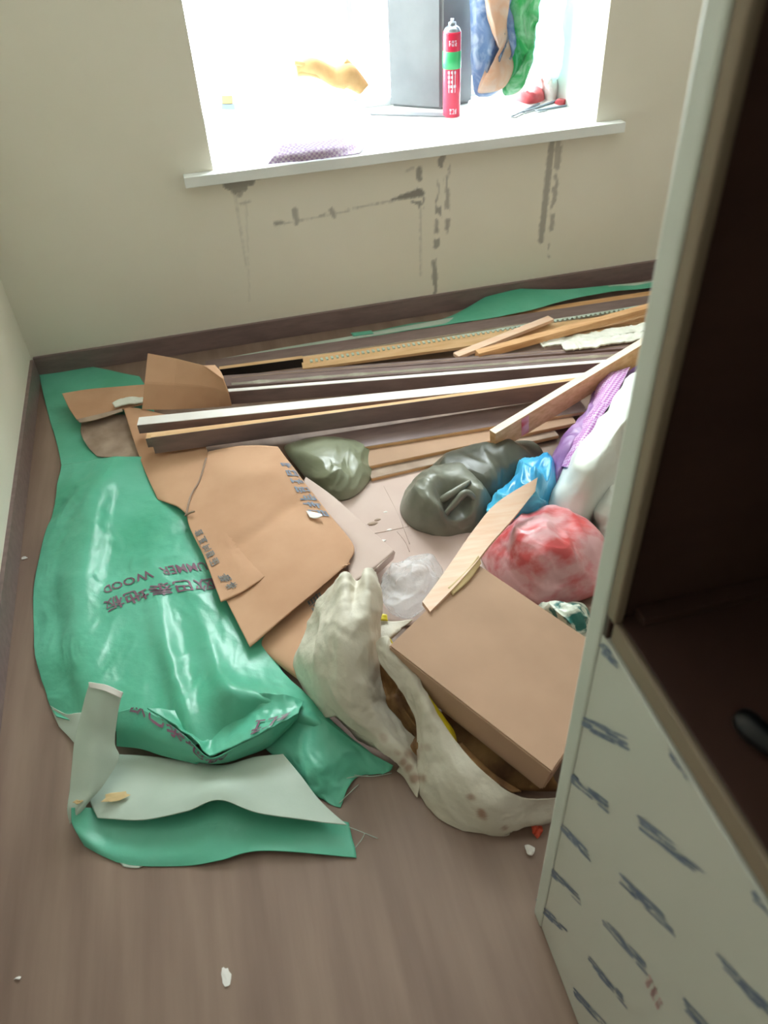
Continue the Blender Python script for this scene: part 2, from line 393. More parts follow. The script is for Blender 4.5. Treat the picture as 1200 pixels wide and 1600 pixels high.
struct(obj('wall_back', me, 'wall'))
# bay niche: sides and head
me = boxmesh('trim_1', ((WX1, YB+.18, SILL-.3), (WX1+.14, YG+.1, WZ1+.1)),
             ((WX0-.36, YB+.18, WZ1), (WX1, YG+.1, WZ1+.1)), ((WX0-.48, YB+.18, SILL-.3), (WX0-.34, YG+.1, WZ1+.1)))
struct(obj('trim_1', me, 'ceil'))
# left wall, a little out of square
c0 = P(52, 562, .085); c1 = P(6, 905, .085); dl = (c1-c0); dl.z = 0; dl.normalize()
nl = Vector((dl.y, -dl.x, 0)); nl = nl if nl.x > 0 else -nl
def lwall(t, n, z): q = c0+dl*t+nl*n; return Vector((q.x, q.y, z))
def slab(name, t0, t1, n0, n1, z0, z1):
    v = [lwall(t, n, z) for z in (z0, z1) for t, n in ((t0, n0), (t1, n0), (t1, n1), (t0, n1))]
    bm = bmesh.new(); b = [bm.verts.new(q) for q in v]
    for f in ((0, 1, 2, 3), (4, 5, 6, 7), (0, 1, 5, 4), (1, 2, 6, 5), (2, 3, 7, 6), (3, 0, 4, 7)): bm.faces.new([b[i] for i in f])
    return bm_mesh(name, bm)
struct(obj('wall_left', slab('wall_left', -.06, 4.7, -.14, -.012, 0, ZC), 'wall'))
struct(obj('wall_right', boxmesh('wall_right', ((XR, YR, 0), (XR+.12, YB, ZC))), 'wall'))
struct(obj('wall_rear', boxmesh('wall_rear', ((-1.1, YR-.12, 0), (XR+.12, YR, ZC))), 'wall'))
struct(obj('baseboard_left', slab('baseboard_left', 0, 4.5, -.014, 0, 0, .085), 'lam'))
struct(obj('baseboard_back', boxmesh('baseboard_back', ((c0.x-.005, YB-.014, 0), (XR, YB, .083)), bev=.002), 'lam'))
# sill slab
struct(obj('trim_2', boxmesh('trim_2', ((-.045, YB-.045, SILL-.036), (1.60, YB, SILL)), ((WX0, YB, SILL-.036), (WX1, YB+.18, SILL)), ((WX0-.36, YB+.18, SILL-.036), (WX1, YG+.05, SILL)), bev=.002), 'sillm'))
# window
XW = WX0-.34                                     # the bay is a little wider than the opening
wf = struct(obj('window_1', boxmesh('window_1', ((XW, YG-.02, SILL), (XW+.045, YG+.04, WZ1)), ((WX1-.03, YG-.02, SILL), (WX1, YG+.04, WZ1)),
     ((XW, YG-.02, SILL), (WX1, YG+.04, SILL+.03)), ((XW, YG-.02, WZ1-.05), (WX1, YG+.04, WZ1)), bev=.003), 'frame'))
MX = PY(545, 20, YG).x
obj('mullion', boxmesh('mullion', ((MX-.012, YG-.01, SILL+.03), (MX+.012, YG+.03, WZ1-.05)), bev=.003), 'frame', wf)
for x0, x1 in ((XW+.045, MX-.012), (MX+.012, WX1-.03)):
    obj('pane', boxmesh('pane', ((x0, YG+.008, SILL+.03), (x1, YG+.014, WZ1-.05))), 'glass', wf)
hp = [PY(354, 120, YG-.03), PY(375, 101, YG-.03)]
obj('window_handle', beam_mesh('window_handle', hp[0], hp[1], -.012, .012, -.012, .012, bev=.004), 'slate', wf)

# ------------------------------------------------------------------ cabinet
Y0, Y1 = .53, -.75                               # far and near end of the cabinet
cab = thing('open_cabinet', 'tall open cabinet with dark inside and film-wrapped pale front panels', 'cabinet', (XC+.3, (Y0+Y1)/2, 0))
ZT = .85
def cbox(name, lo, hi, m, parent=cab, bev=.0015): return obj(name, boxmesh(name, (lo, hi), bev=bev), m, parent)
cbox('side_panel', (XC+.003, Y0-.036, 0), (XC+.60, Y0, 2.3), 'cabdark')
cbox('edge_strip', (XC, Y0-.028, 0), (XC+.012, Y0+.002, 2.3), 'edge', bev=.004)
cbox('inner_edge_strip', (XC+.002, Y0-.046, ZT), (XC+.014, Y0-.028, 2.26), 'edgebrown', bev=.003)
cbox('side_panel', (XC+.003, Y1, 0), (XC+.60, Y1+.036, 2.3), 'cabdark')
cbox('back_panel', (XC+.585, Y1+.036, 0), (XC+.60, Y0-.036, 2.3), 'cabdark')
cbox('top_panel', (XC+.003, Y1+.036, 2.26), (XC+.585, Y0-.036, 2.3), 'cabdark')
wt = cbox('worktop', (XC+.012, Y1+.036, ZT-.03), (XC+.585, Y0-.036, ZT), 'cabdark')
cbox('edge_strip', (XC+.004, Y1+.036, ZT-.03), (XC+.0125, Y0-.042, ZT+.0005), 'edgebrown', bev=.003)
sh = cbox('shelf', (XC+.03, Y1+.036, 1.40), (XC+.585, Y0-.036, 1.425), 'cabdark')
fp = cbox('front_panel', (XC+.002, Y1+.036, .004), (XC+.02, Y0-.0285, ZT-.034), 'film')
obj('rail', beam_mesh('rail', Vector((XC+.03, Y0-.037, ZT)), Vector((XC+.58, Y0-.037, ZT)), 0, .02, 0, .012), 'cabdark', cab)
stamps = [((935, 1012), (964, 1036), 24), ((905, 1128), (988, 1168), 20), ((882, 1208), (950, 1265), 22), ((868, 1285), (920, 1340), 18), ((852, 1355), (905, 1408), 16), ((838, 1412), (886, 1460), 14),
          ((1043, 1180), (1074, 1212), 24), ((995, 1285), (1102, 1368), 22), ((965, 1372), (1052, 1455), 20), ((940, 1440), (1010, 1518), 18), ((918, 1500), (977, 1570), 16), ((895, 1550), (948, 1610), 14),
          ((1172, 1395), (1260, 1470), 24), ((1115, 1498), (1210, 1590), 24), ((1065, 1568), (1130, 1640), 20)]
for i, (a, b, hpx) in enumerate(stamps):
    A = PX(a[0], a[1], XC); B = PX(b[0], b[1], XC); e = B-A; nn = Vector((0, e.z, -e.y)).normalized()
    nn = nn if nn.z < 0 else -nn; hh = .019
    fn = lambda u, v, off, A=A, e=e, nn=nn, hh=hh: (lambda q: Vector((XC+.002-off, max(q.y, -.7), min(q.z, ZT-.036))))(A+e*u+nn*hh*(v-.5))
    smear_on(fn, 'printed_stamp', 'inkblue', fp, seed=i)
A = PX(1005, 1535, XC); B = PX(1036, 1572, XC)
strokes_on(lambda u, v, off: Vector((XC+.002-off, A.y+(B.y-A.y)*u, (A.z+B.z)/2+.03*(.5-v))), (0, 0), (1, 0), (0, 1), 3, 'printed_stamp', 'inkred', fp, off=.0006, seed=9)
# black grip lying on the worktop
pts = [P(1158, 1118, ZT+.014), P(1180, 1142, ZT+.017), P(1205, 1160, ZT+.016), P(1240, 1185, ZT+.013)]
def tube(name, pts, rad, m, parent=None, n=40, seg=12, rfun=None):
    c = csample(pts, n); v = []; f = []
    for i, q in enumerate(c):
        d = (c[min(i+1, n-1)]-c[max(i-1, 0)]).normalized(); s = d.cross(Vector((0, 0, 1)))
        s = s.normalized() if s.length > 1e-4 else Vector((1, 0, 0)); u = s.cross(d)
        r = rad*(rfun(i/(n-1)) if rfun else 1)
        for k in range(seg): a = 2*math.pi*k/seg; v.append(q+s*math.cos(a)*r+u*math.sin(a)*r)
    for i in range(n-1):
        for k in range(seg): k2 = (k+1) % seg; f.append((i*seg+k, i*seg+k2, (i+1)*seg+k2, (i+1)*seg+k))
    f.append(tuple(range(seg))[::-1]); f.append(tuple((n-1)*seg+k for k in range(seg)))
    return obj(name, pydata(name, v, f), m, parent, True)
gr = tube('tool_handle', pts, .013, 'blackpl', rfun=lambda t: .55+.45*math.sin(math.pi*min(1, t*1.6+.12)) if t < .3 else 1.)
tag(gr, 'black plastic tool handle lying on the brown cabinet worktop', 'tool')
obj('metal_cap', beam_mesh('metal_cap', pts[1]+Vector((.006, -.028, -.004)), pts[1]+Vector((.022, -.04, -.004)), -.006, .006, -.004, .012, bev=.002), 'steel', gr)

# ------------------------------------------------------------------ green woven sack (front left)
g0 = P(250, 950); sack = thing('woven_sack', 'large green woven sack with maroon lettering spread over the brown floor', 'sack', (g0.x, g0.y, 0))
rows = [
 [(97, 728, .008), (130, 722, .02), (165, 716, .035), (205, 714, .04), (250, 718, .02), (300, 730, .012), (350, 760, .008)],
 [(88, 780, .004), (112, 780, .02), (150, 782, .05), (185, 782, .022), (250, 785, .024), (310, 800, .014), (370, 820, .008)],
 [(68, 855, .004), (98, 850, .022), (136, 850, .052), (178, 850, .024), (255, 855, .026), (330, 870, .02), (400, 880, .01)],
 [(53, 935, .003), (85, 935, .014), (124, 935, .05), (172, 930, .028), (260, 930, .03), (340, 945, .03), (420, 960, .01)],
 [(54, 1005, .003), (90, 1005, .02), (126, 1005, .045), (185, 1000, .03), (270, 1000, .035), (355, 1010, .04), (430, 1030, .015)],
 [(66, 1060, .003), (105, 1062, .02), (138, 1060, .045), (200, 1060, .036), (280, 1060, .04), (370, 1056, .055), (465, 1075, .02)],
 [(78, 1100, .003), (120, 1108, .02), (150, 1105, .038), (200, 1108, .045), (290, 1112, .05), (390, 1086, .085), (525, 1135, .03)],
 [(92, 1122, .003), (130, 1132, .015), (160, 1135, .025), (205, 1150, .03), (300, 1176, .04), (420, 1120, .045), (600, 1192, .008)]]
body = Patch(rows, 150, 180, wr=.008, wsc=7, cr=.010, csc=4.5, fine=.0022, seed=3)
# long soft folds running down the sheet
for v in range(body.nv):
    for u in range(body.nu):
        q = body.G[v][u]; uu = u/(body.nu-1); vv = v/(body.nv-1)
        q.z += .022*math.exp(-((uu-.60-.08*vv)/.035)**2)*min(1, max(0, (vv-.3)*3))
        q.z += .018*math.exp(-((uu-.75-.05*vv)/.03)**2)*min(1, max(0, (vv-.4)*3))
        q.z += .004*math.sin(vv*26+uu*5)*max(0, vv-.75)*4
        q.z = max(q.z, .002)
body.build('sheet', ['green', 'greenpale'], sack, .002)
def pxpatch(patch):
    """parameters (u, v) of the surface point seen closest to a pixel of the reference frame"""
    A = np.array([[tuple(p) for p in r] for r in patch.G]).reshape(-1, 3); X, Y = proj_np(A)
    def f(x, y):
        i = int(np.argmin((X-x)**2+(Y-y)**2)); return (i % patch.nu)/(patch.nu-1), (i//patch.nu)/(patch.nv-1)
    return f
bp_ = pxpatch(body)
a = bp_(330, 905); b = bp_(162, 945); c = bp_(158, 926)   # lettering is upside down to the viewer: it starts on the right
def sub2(p, q): return (p[0]-q[0], p[1]-q[1])
text_on(body.at, '欧巴泰地板', a, sub2(b, a), tuple(k*-1.05 for k in sub2(c, b)), 'printed_lettering', 'maroon', sack, .0022)
a2 = bp_(328, 877); b2 = bp_(160, 918); c2 = bp_(158, 908)
text_on(body.at, 'SUMMER  WOOD', a2, sub2(b2, a2), tuple(k*-1.3 for k in sub2(c2, b2)), 'printed_lettering', 'maroon', sack, .0022)
# the turned-up mouth of the sack
lip = Patch([
 [(184, 1112, .07), (214, 1106, .085), (250, 1122, .085), (290, 1150, .08), (330, 1184, .07), (375, 1164, .085), (420, 1140, .095), (466, 1116, .085)],
 [(182, 1138, .055), (214, 1142, .07), (250, 1156, .07), (290, 1172, .065), (330, 1191, .055), (375, 1176, .065), (420, 1156, .07), (466, 1119, .075)],
 [(182, 1166, .03), (214, 1170, .035), (250, 1180, .035), (290, 1188, .035), (330, 1195, .035), (375, 1184, .035), (420, 1166, .035), (466, 1122, .05)]], 90, 24, wr=.004, wsc=14, seed=8)
lip.build('turned_up_mouth', ['green', 'green'], sack, .003)
text_on(lip.at, '欧巴泰地板', (.10, .10), (.55, .30), (.02, -.62), 'printed_lettering', 'maroon', sack, .0035)
up = Patch([[(230, 1108, .085), (300, 1110, .06), (380, 1085, .085), (440, 1085, .085), (475, 1095, .06)],
            [(290, 1148, .082), (320, 1150, .05), (375, 1120, .06), (425, 1112, .08), (470, 1108, .07)],
            [(328, 1182, .072), (345, 1178, .07), (378, 1163, .086), (420, 1141, .095), (467, 1116, .086)]], 60, 40, wr=.004, wsc=18, cr=.008, csc=14, seed=4)
up.build('fold', ['green', 'green'], sack, .003)
ub = pxpatch(up); a = ub(392, 1150); b = ub(448, 1128); c = ub(400, 1126)
strokes_on(up.at, a, sub2(b, a), sub2(c, a), 3, 'printed_lettering', 'maroon', sack, .004, seed=4, gap=.0)
low = Patch([[(395, 1120, .03), (450, 1100, .05), (500, 1120, .045), (560, 1165, .03), (614, 1196, .012)],
             [(410, 1160, .02), (450, 1150, .035), (500, 1165, .035), (550, 1190, .025), (606, 1206, .006)],
             [(430, 1180, .012), (460, 1190, .025), (495, 1200, .03), (530, 1208, .018), (560, 1214, .004)],
             [(445, 1200, .008), (470, 1220, .012), (495, 1235, .012), (515, 1240, .006), (545, 1232, .003)],
             [(470, 1225, .004), (490, 1240, .004), (505, 1250, .004), (520, 1258, .003), (532, 1262, .002)]], 60, 50, wr=.01, wsc=16, cr=.008, csc=14, seed=5)
low.build('lower_layer', ['green', 'greenpale'], sack, .002)
inn = Patch([[(150, 1178, .012), (220, 1180, .02), (300, 1190, .025), (350, 1195, .03), (400, 1182, .035), (442, 1178, .04)],
             [(140, 1215, .015), (220, 1215, .03), (300, 1220, .04), (350, 1215, .045), (420, 1215, .045), (470, 1212, .04)],
             [(138, 1245, .02), (215, 1250, .035), (290, 1245, .045), (345, 1230, .055), (420, 1248, .045), (500, 1250, .035)],
             [(152, 1278, .02), (220, 1281, .035), (290, 1268, .045), (342, 1250, .055), (410, 1272, .045), (542, 1289, .03)]], 80, 40, wr=.004, wsc=10, seed=6)
inn.build('pale_inner_layer', ['greenpale', 'greenpale'], sack, .002)
front = Patch([[(112, 1262, .05), (150, 1262, .012), (220, 1262, .012), (290, 1255, .014), (345, 1240, .018), (410, 1258, .014), (545, 1285, .008)],
               [(112, 1285, .035), (155, 1298, .006), (220, 1305, .006), (290, 1302, .008), (345, 1290, .014), (410, 1294, .01), (550, 1308, .006)],
               [(122, 1305, .02), (155, 1322, .01), (200, 1335, .008), (290, 1335, .008), (345, 1322, .012), (410, 1315, .012), (555, 1326, .006)],
               [(132, 1322, .004), (165, 1340, .004), (205, 1352, .003), (290, 1353, .003), (345, 1344, .01), (410, 1329, .014), (557, 1340, .004)]], 90, 40, wr=.002, wsc=10, seed=7)
front.build('front_strip', ['green', 'greenpale'], sack, .002)
curl = Patch([[(140, 1066, .17), (165, 1072, .175), (190, 1082, .17)],
              [(128, 1105, .13), (155, 1110, .14), (184, 1115, .13)],
              [(118, 1150, .09), (150, 1150, .10), (179, 1160, .085)],
              [(112, 1195, .06), (145, 1195, .075), (186, 1184, .065)],
              [(108, 1235, .04), (135, 1235, .055), (165, 1222, .05)],
              [(106, 1265, .03), (122, 1262, .045), (141, 1252, .04)],
              [(110, 1288, .012), (116, 1280, .03), (124, 1272, .03)]], 40, 60, wr=.004, wsc=16, seed=2)
curl.build('pale_curled_edge', ['greenpale', 'greenpale'], sack, .003)
Patch([[(138, 1066, .171), (166, 1070, .182), (192, 1082, .171)], [(140, 1074, .165), (165, 1080, .178), (189, 1091, .165)]], 30, 8).build('hem', 'white', sack, .005)
Patch([[(78, 1102, .006), (100, 1115, .02), (120, 1114, .035), (150, 1112, .05)],
       [(84, 1118, .003), (105, 1130, .015), (125, 1140, .03), (150, 1145, .05)],
       [(92, 1135, .002), (108, 1152, .01), (122, 1168, .02), (140, 1180, .03)]], 30, 24, wr=.004, wsc=20, seed=12).build('pale_corner', ['greenpale', 'greenpale'], sack, .002)
Patch([[(185, 1345, .004), (205, 1348, .004), (225, 1352, .003)], [(192, 1354, .002), (205, 1356, .002), (218, 1356, .002)]], 8, 6).build('torn_tip', 'greenpale', sack, .0015)
# loose threads at the torn corners
for (x0, y0, x1, y1, x2, y2) in ((530, 1255, 545, 1240, 560, 1226), (540, 1290, 565, 1300, 590, 1310), (545, 1210, 580, 1213, 612, 1208), (555, 1325, 565, 1312, 570, 1302), (520, 1225, 545, 1215, 575, 1212)):
    tube('thread', [P(x0, y0, .006), P(x1, y1, .01), P(x2, y2, .002)], .0008, 'greenpale', sack, 10, 5)

# green sheets that reach under the boards
def sheet_thing(name, label, cat, rows, mats, thick=.002, nu=50, nv=40, group=None, **k):
    p = Patch(rows, nu, nv, **k); o = p.build(name, mats, None, thick); tag(o, label, cat, group); return o, p
o, p = sheet_thing('woven_sheet', 'green woven sheet lying in the room corner under brown cardboard', 'sheet',
 [[(57, 562, .02), (100, 566, .012), (150, 574, .008), (218, 588, .005)], [(64, 600, .008), (105, 606, .005), (160, 612, .004), (235, 618, .004)],
  [(76, 650, .005), (115, 655, .004), (170, 660, .004), (245, 665, .004)], [(88, 690, .005), (120, 692, .004), (175, 695, .004), (250, 700, .004)], [(96, 727, .012), (130, 727, .012), (180, 727, .01), (255, 735, .004)]], ['green', 'greenpale'], wr=.003, wsc=8)
o, p = sheet_thing('woven_sheet', 'dark green woven sheet peeking out along the back baseboard behind the boards', 'sheet',
 [[(560, 522, .004), (640, 506, .006), (705, 494, .01), (780, 455, .05), (870, 452, .045), (950, 446, .03), (1045, 436, .015)],
  [(560, 525, .006), (640, 510, .008), (712, 498, .014), (795, 474, .04), (875, 461, .038), (953, 450, .03), (1045, 441, .02)],
  [(562, 529, .006), (645, 515, .008), (722, 503, .018), (808, 489, .03), (880, 470, .03), (957, 455, .026), (1045, 447, .02)]], ['green', 'greenpale'], nu=60, nv=24, wr=.004, wsc=9, seed=1)
hem = Patch([[(330, 563, .006), (430, 545, .006), (560, 523, .007), (640, 508, .009), (712, 495, .014)], [(330, 567, .006), (430, 550, .006), (560, 528, .007), (640, 515, .009), (722, 501, .014)]], 40, 6)
hem.build('pale_hem', 'greenpale', o, .0015)
Patch([[(950, 446, .033), (1000, 441, .027), (1050, 435, .018)], [(955, 455, .022), (1000, 450, .018), (1050, 446, .014)]], 20, 6).build('pale_hem', 'greenpale', o, .0015)
Patch([[(548, 520, .012), (580, 516, .014)], [(552, 525, .01), (584, 521, .01)]], 8, 5).build('turned_tip', 'green', o, .002)

# ------------------------------------------------------------------ cardboard
o, p = sheet_thing('cardboard_sheet', 'wide pale pinkish cardboard sheet lying flat under the olive bags', 'cardboard',
 [[(500, 745, .008), (600, 735, .008), (700, 705, .008), (830, 690, .008)], [(480, 790, .008), (600, 790, .008), (720, 780, .008), (850, 770, .008)],
  [(500, 860, .008), (600, 870, .008), (700, 870, .008), (830, 870, .008)], [(560, 960, .008), (620, 975, .008), (700, 980, .008), (800, 980, .008)]], 'cardpink', .005, linear=True, wr=.003, wsc=5)
# creases, crumbs and dried glue on it
for (x0, y0, x1, y1) in ((600, 760, 640, 850), (575, 835, 640, 822), (620, 830, 640, 862)):
    tube('crease', [P(x0, y0, .0085), P((x0+x1)/2+3, (y0+y1)/2, .009), P(x1, y1, .0085)], .0009, 'cardpink', o, 12, 6)
for k, (x, y, s) in enumerate(((582, 818, 9), (590, 812, 6), (602, 800, 4), (608, 828, 5), (598, 845, 6))):
    q = P(x, y, .009); bm = bmesh.new(); bmesh.ops.create_icosphere(bm, subdivisions=2, radius=.001*s)
    for v_ in bm.verts: v_.co = Vector((v_.co.x*1.6, v_.co.y*.8, v_.co.z*.35))*(1+.35*rough(v_.co, 300, k)) + q
    obj('glue_crumb', bm_mesh('glue_crumb', bm), 'cardgrey' if k < 2 else 'white', o)

g0 = P(400, 830); box1 = thing('flattened_box', 'flattened brown cardboard box with blue-grey print, pinned under the skirting boards', 'cardboard', (g0.x, g0.y, 0))
flap = Patch([[(231, 552, .20), (275, 560, .19), (318, 571, .185), (348, 592, .17)],
              [(226, 598, .13), (270, 600, .125), (316, 604, .125), (356, 612, .12)],
              [(222, 640, .05), (270, 640, .05), (315, 638, .05), (362, 634, .05)]], 24, 24, linear=True, wr=.002, wsc=6)
flap.build('upper_flap', 'card', box1, .004, smooth=False)
Patch([[(318, 571, .186), (334, 582, .178), (348, 592, .171)], [(336, 570, .181), (345, 580, .176), (350, 591, .171)]], 8, 6, linear=True).build('bent_corner', 'card', box1, .003)
lf = Patch([[(192, 634, .045), (225, 640, .045), (262, 648, .045), (300, 655, .045)],
            [(206, 680, .042), (240, 690, .045), (280, 700, .05), (326, 712, .055)],
            [(224, 730, .035), (250, 735, .042), (282, 742, .05), (312, 752, .06)],
            [(246, 780, .03), (260, 785, .04), (278, 792, .045), (292, 804, .05)]], 30, 40, wr=.003, wsc=7, seed=2)
lf.build('side_flap', 'card', box1, .004)
mp = Patch([[(326, 706, .062), (365, 698, .075), (400, 696, .085), (434, 698, .085)],
            [(312, 752, .065), (370, 745, .082), (425, 745, .088), (470, 746, .085)],
            [(292, 805, .055), (370, 800, .07), (440, 795, .075), (512, 800, .07)],
            [(318, 868, .055), (395, 860, .07), (475, 850, .075), (552, 852, .065)],
            [(352, 935, .06), (425, 925, .07), (490, 905, .07), (546, 876, .06)],
            [(390, 1010, .06), (440, 967, .065), (495, 922, .065), (545, 880, .058)]], 60, 60, wr=.003, wsc=6, seed=9)
def dent(patch, x0, y0, x1, y1, depth, wd):
    for r in patch.G:
        for q in r:
            X, Y = proj_np(np.array([tuple(q)])); X = X[0]; Y = Y[0]
            dx, dy = x1-x0, y1-y0; t = ((X-x0)*dx+(Y-y0)*dy)/(dx*dx+dy*dy)
            if -.1 < t < 1.1:
                d = abs((X-x0)*dy-(Y-y0)*dx)/math.hypot(dx, dy)
                q.z -= depth*math.exp(-(d/wd)**2)*min(1, 5*max(0, min(t+.1, 1.1-t)))
dent(mp, 355, 860, 470, 780, .008, 9); dent(mp, 345, 740, 470, 738, -.006, 14)
mp.build('main_panel', 'card', box1, .004)
ov = Patch([[(292, 803, .06), (330, 800, .074), (365, 800, .078)], [(318, 868, .06), (350, 862, .073), (385, 857, .079)],
            [(345, 940, .07), (378, 925, .078), (425, 893, .079)]], 24, 40, wr=.002, wsc=8, seed=3)
mpz = pxpatch(mp)
for v_ in range(ov.nv):
    for u_ in range(ov.nu):
        q = ov.G[v_][u_]; X_, Y_ = proj_np(np.array([tuple(q)])); t_ = mp.at(*mpz(X_[0], Y_[0]))
        f_ = min(v_/(ov.nv-1)*1.6, 1)*min(1, (1-u_/(ov.nu-1))*3); z_ = t_.z-.006+.013*f_
        ov.G[v_][u_] = P(X_[0], Y_[0], z_)
ov.build('overlapping_flap', 'card', box1, .004)
mpx = pxpatch(mp); ovx = pxpatch(ov)
a = mpx(436, 722); b = mpx(488, 806); c = mpx(452, 722)
strokes_on(mp.at, a, sub2(b, a), sub2(c, a), 7, 'printed_stamp', 'inkblue', box1, .0022, seed=5, gap=.2)
a = ovx(302, 830); b = ovx(334, 890); c = ovx(315, 826)
strokes_on(ov.at, a, sub2(b, a), sub2(c, a), 5, 'printed_stamp', 'inkgrey', box1, .0022, seed=6, gap=.15)
a = ovx(340, 898); b = ovx(358, 926); c = ovx(354, 894)
strokes_on(ov.at, a, sub2(b, a), sub2(c, a), 2, 'printed_stamp', 'inkgrey', box1, .0022, seed=7, gap=.15)
a = mpx(483, 800); tp = Patch([[(478, 798, .081), (490, 800, .083), (502, 803, .085)], [(484, 808, .08), (493, 810, .081), (504, 806, .088)]], 10, 6)
tp.build('torn_tape', 'white', box1, .0015)
tube('torn_edge', [P(322, 716, .068), P(312, 750, .068), P(298, 775, .063), P(291, 804, .06)], .003, 'cardgrey', box1, 20, 6)
tube('torn_scrap', [P(289, 806, .058), P(297, 801, .066), P(304, 799, .07)], .003, 'cardgrey', box1, 10, 6)

o, p = sheet_thing('cardboard_piece', 'small brown cardboard piece with grey stamp tucked beside the white sack', 'cardboard',
 [[(508, 880, .035), (530, 886, .035), (560, 900, .03)], [(455, 945, .035), (490, 955, .035), (545, 960, .03)], [(410, 1000, .03), (455, 1030, .03), (520, 1050, .02)], [(425, 1030, .02), (470, 1065, .015), (520, 1095, .01)]], 'card', .004, wr=.002, wsc=6)
cx = pxpatch(p); a = cx(478, 942); b = cx(505, 972); c = cx(500, 925)
strokes_on(p.at, a, sub2(b, a), sub2(c, a), 3, 'printed_stamp', 'inkgrey', o, .0022, seed=11, gap=.05, dens=1)
o, p = sheet_thing('cardboard_piece', 'pinkish folded cardboard flap sticking out beside the olive cloth bag', 'cardboard',
 [[(478, 745, .055), (470, 760, .05), (465, 775, .045)], [(520, 775, .06), (510, 800, .055), (500, 820, .045)], [(565, 815, .065), (550, 835, .06), (535, 855, .045)], [(616, 861, .07), (588, 885, .062), (548, 912, .045)]], 'cardpink', .004, wr=.002, wsc=6)
Patch([[(616, 861, .069), (600, 875, .066), (586, 888, .062)], [(613, 872, .03), (600, 885, .03), (586, 897, .03)]], 10, 6, linear=True).build('folded_under_layer', 'cardpink', o, .004)
o, p = sheet_thing('cardboard_piece', 'brown cardboard end piece lying on the green sheet in the corner', 'cardboard',
 [[(97, 615, .055), (140, 608, .055), (185, 604, .055), (240, 600, .055)], [(108, 638, .05), (145, 630, .05), (190, 622, .05), (240, 615, .05)], [(120, 656, .045), (150, 651, .045), (195, 638, .045), (240, 628, .045)]], 'card', .004, wr=.002, wsc=6)
Patch([[(120, 655, .047), (150, 648, .05), (190, 638, .05)], [(124, 660, .043), (152, 655, .043), (192, 642, .045)]], 16, 6).build('frayed_edge', 'cardgrey', o, .003)
o, p = sheet_thing('foam_strip', 'short torn white foam strip on the corner cardboard piece', 'foam strip',
 [[(175, 630, .062), (195, 622, .064), (225, 621, .062)], [(180, 637, .058), (200, 631, .06), (225, 629, .058)]], 'foam', .006, nu=14, nv=6, cr=.006, csc=40)
o, p = sheet_thing('paper_scrap', 'greyish brown torn paper lying on the green sheet', 'paper',
 [[(128, 655, .014), (160, 650, .014), (195, 648, .014), (235, 645, .014)], [(126, 675, .013), (160, 672, .014), (200, 670, .016), (240, 672, .014)], [(135, 695, .012), (165, 694, .014), (205, 694, .014), (240, 695, .012)], [(152, 714, .01), (175, 715, .011), (210, 714, .011), (240, 710, .01)]], 'cardgrey', .002, wr=.004, wsc=20, cr=.004, csc=20)

# tan carton standing tilted in the white sack
A, B, D = P(611, 1010, .21), P(743, 882, .18), P(862, 1205, .15); Cc = B+D-A
nrm = (B-A).cross(D-A).normalized(); nrm = nrm if nrm.z > 0 else -nrm
g0 = (A+Cc)/2; ct = thing('carton', 'closed tan cardboard carton tilted over the mouth of the white sack', 'box', (g0.x, g0.y, 0))
def quadbox(name, q, t0, t1, m, parent, bev=.003):
    bm = bmesh.new(); v = [bm.verts.new(p_ - nrm*t) for t in (t0, t1) for p_ in q]
    for f in ((0, 1, 2, 3), (7, 6, 5, 4), (0, 4, 5, 1), (1, 5, 6, 2), (2, 6, 7, 3), (3, 7, 4, 0)): bm.faces.new([v[i] for i in f])
    bmesh.ops.bevel(bm, geom=bm.edges[:], offset=bev, segments=2, affect='EDGES')
    return obj(name, bm_mesh(name, bm), m, parent)
quadbox('body', (A, B, Cc, D), .0, .075, 'cardbox', ct)
e1 = (B-A).normalized(); e2 = (D-A).normalized()
quadbox('lid', (A-e1*.004-e2*.003, B+e1*.004-e2*.003, Cc+e1*.004+e2*.003, D-e1*.004+e2*.003), -.003, .062, 'cardbox', ct)

# ------------------------------------------------------------------ boards
SK = 'skirting boards in the pile'
board('skirting_board', 'foremost dark brown skirting board resting on the flattened cardboard box', 'board', P(243, 704, .062), P(915, 612, .062), .016, .062, 'mdf', SK, front='lam')
board('skirting_board', 'tan-topped board wedged directly behind the foremost dark skirting board', 'board', P(233, 690, .07), P(640, 640, .07), .032, .034, 'mdf', SK, front='lam')
board('skirting_board', 'white-topped board lying between two dark skirting boards above the cardboard', 'board', P(221, 665, .078), P(925, 594, .08), .046, .032, 'mdfpale', SK, front='lam', top='white')
board('skirting_board', 'dark skirting board with clean white upper edge in the pile', 'board', P(350, 628, .04), P(965, 580, .045), .018, .05, 'mdfpale', SK, front='lam', top='white')
rb = board('skirting_board', 'dark skirting board with ragged white foam along its edge', 'board', P(352, 604, .03), P(1005, 558, .035), .05, .03, 'mdf', SK, front='lam', top='lam')
a0, a1 = P(362, 601, .0615), P(990, 554, .0665); n = 60; v = []; f = []
for i in range(n):
    q = a0.lerp(a1, i/(n-1)); wd = .004+.012*max(0, noise.noise(Vector((i*.35, 0, 4)))); d = (a1-a0).normalized(); s = d.cross(Vector((0, 0, 1)))
    for t_, z in ((0, 0), (wd*.4, .006+wd*.4), (wd, 0)): v.append(q+s*(t_-wd*.5)+Vector((0, 0, z)))
for i in range(n-1):
    for k in range(2): f.append((i*3+k, i*3+k+1, i*3+k+4, i*3+k+3))
obj('ragged_foam_edge', pydata('ragged_foam_edge', v, f), 'foam', rb)
hb = board('skirting_board', 'flat dark skirting board with thin light line, behind the ragged foam edge', 'board', P(346, 597, .03), P(1000, 546, .033), .028, .025, 'mdf', SK, front='lam', top='lam')
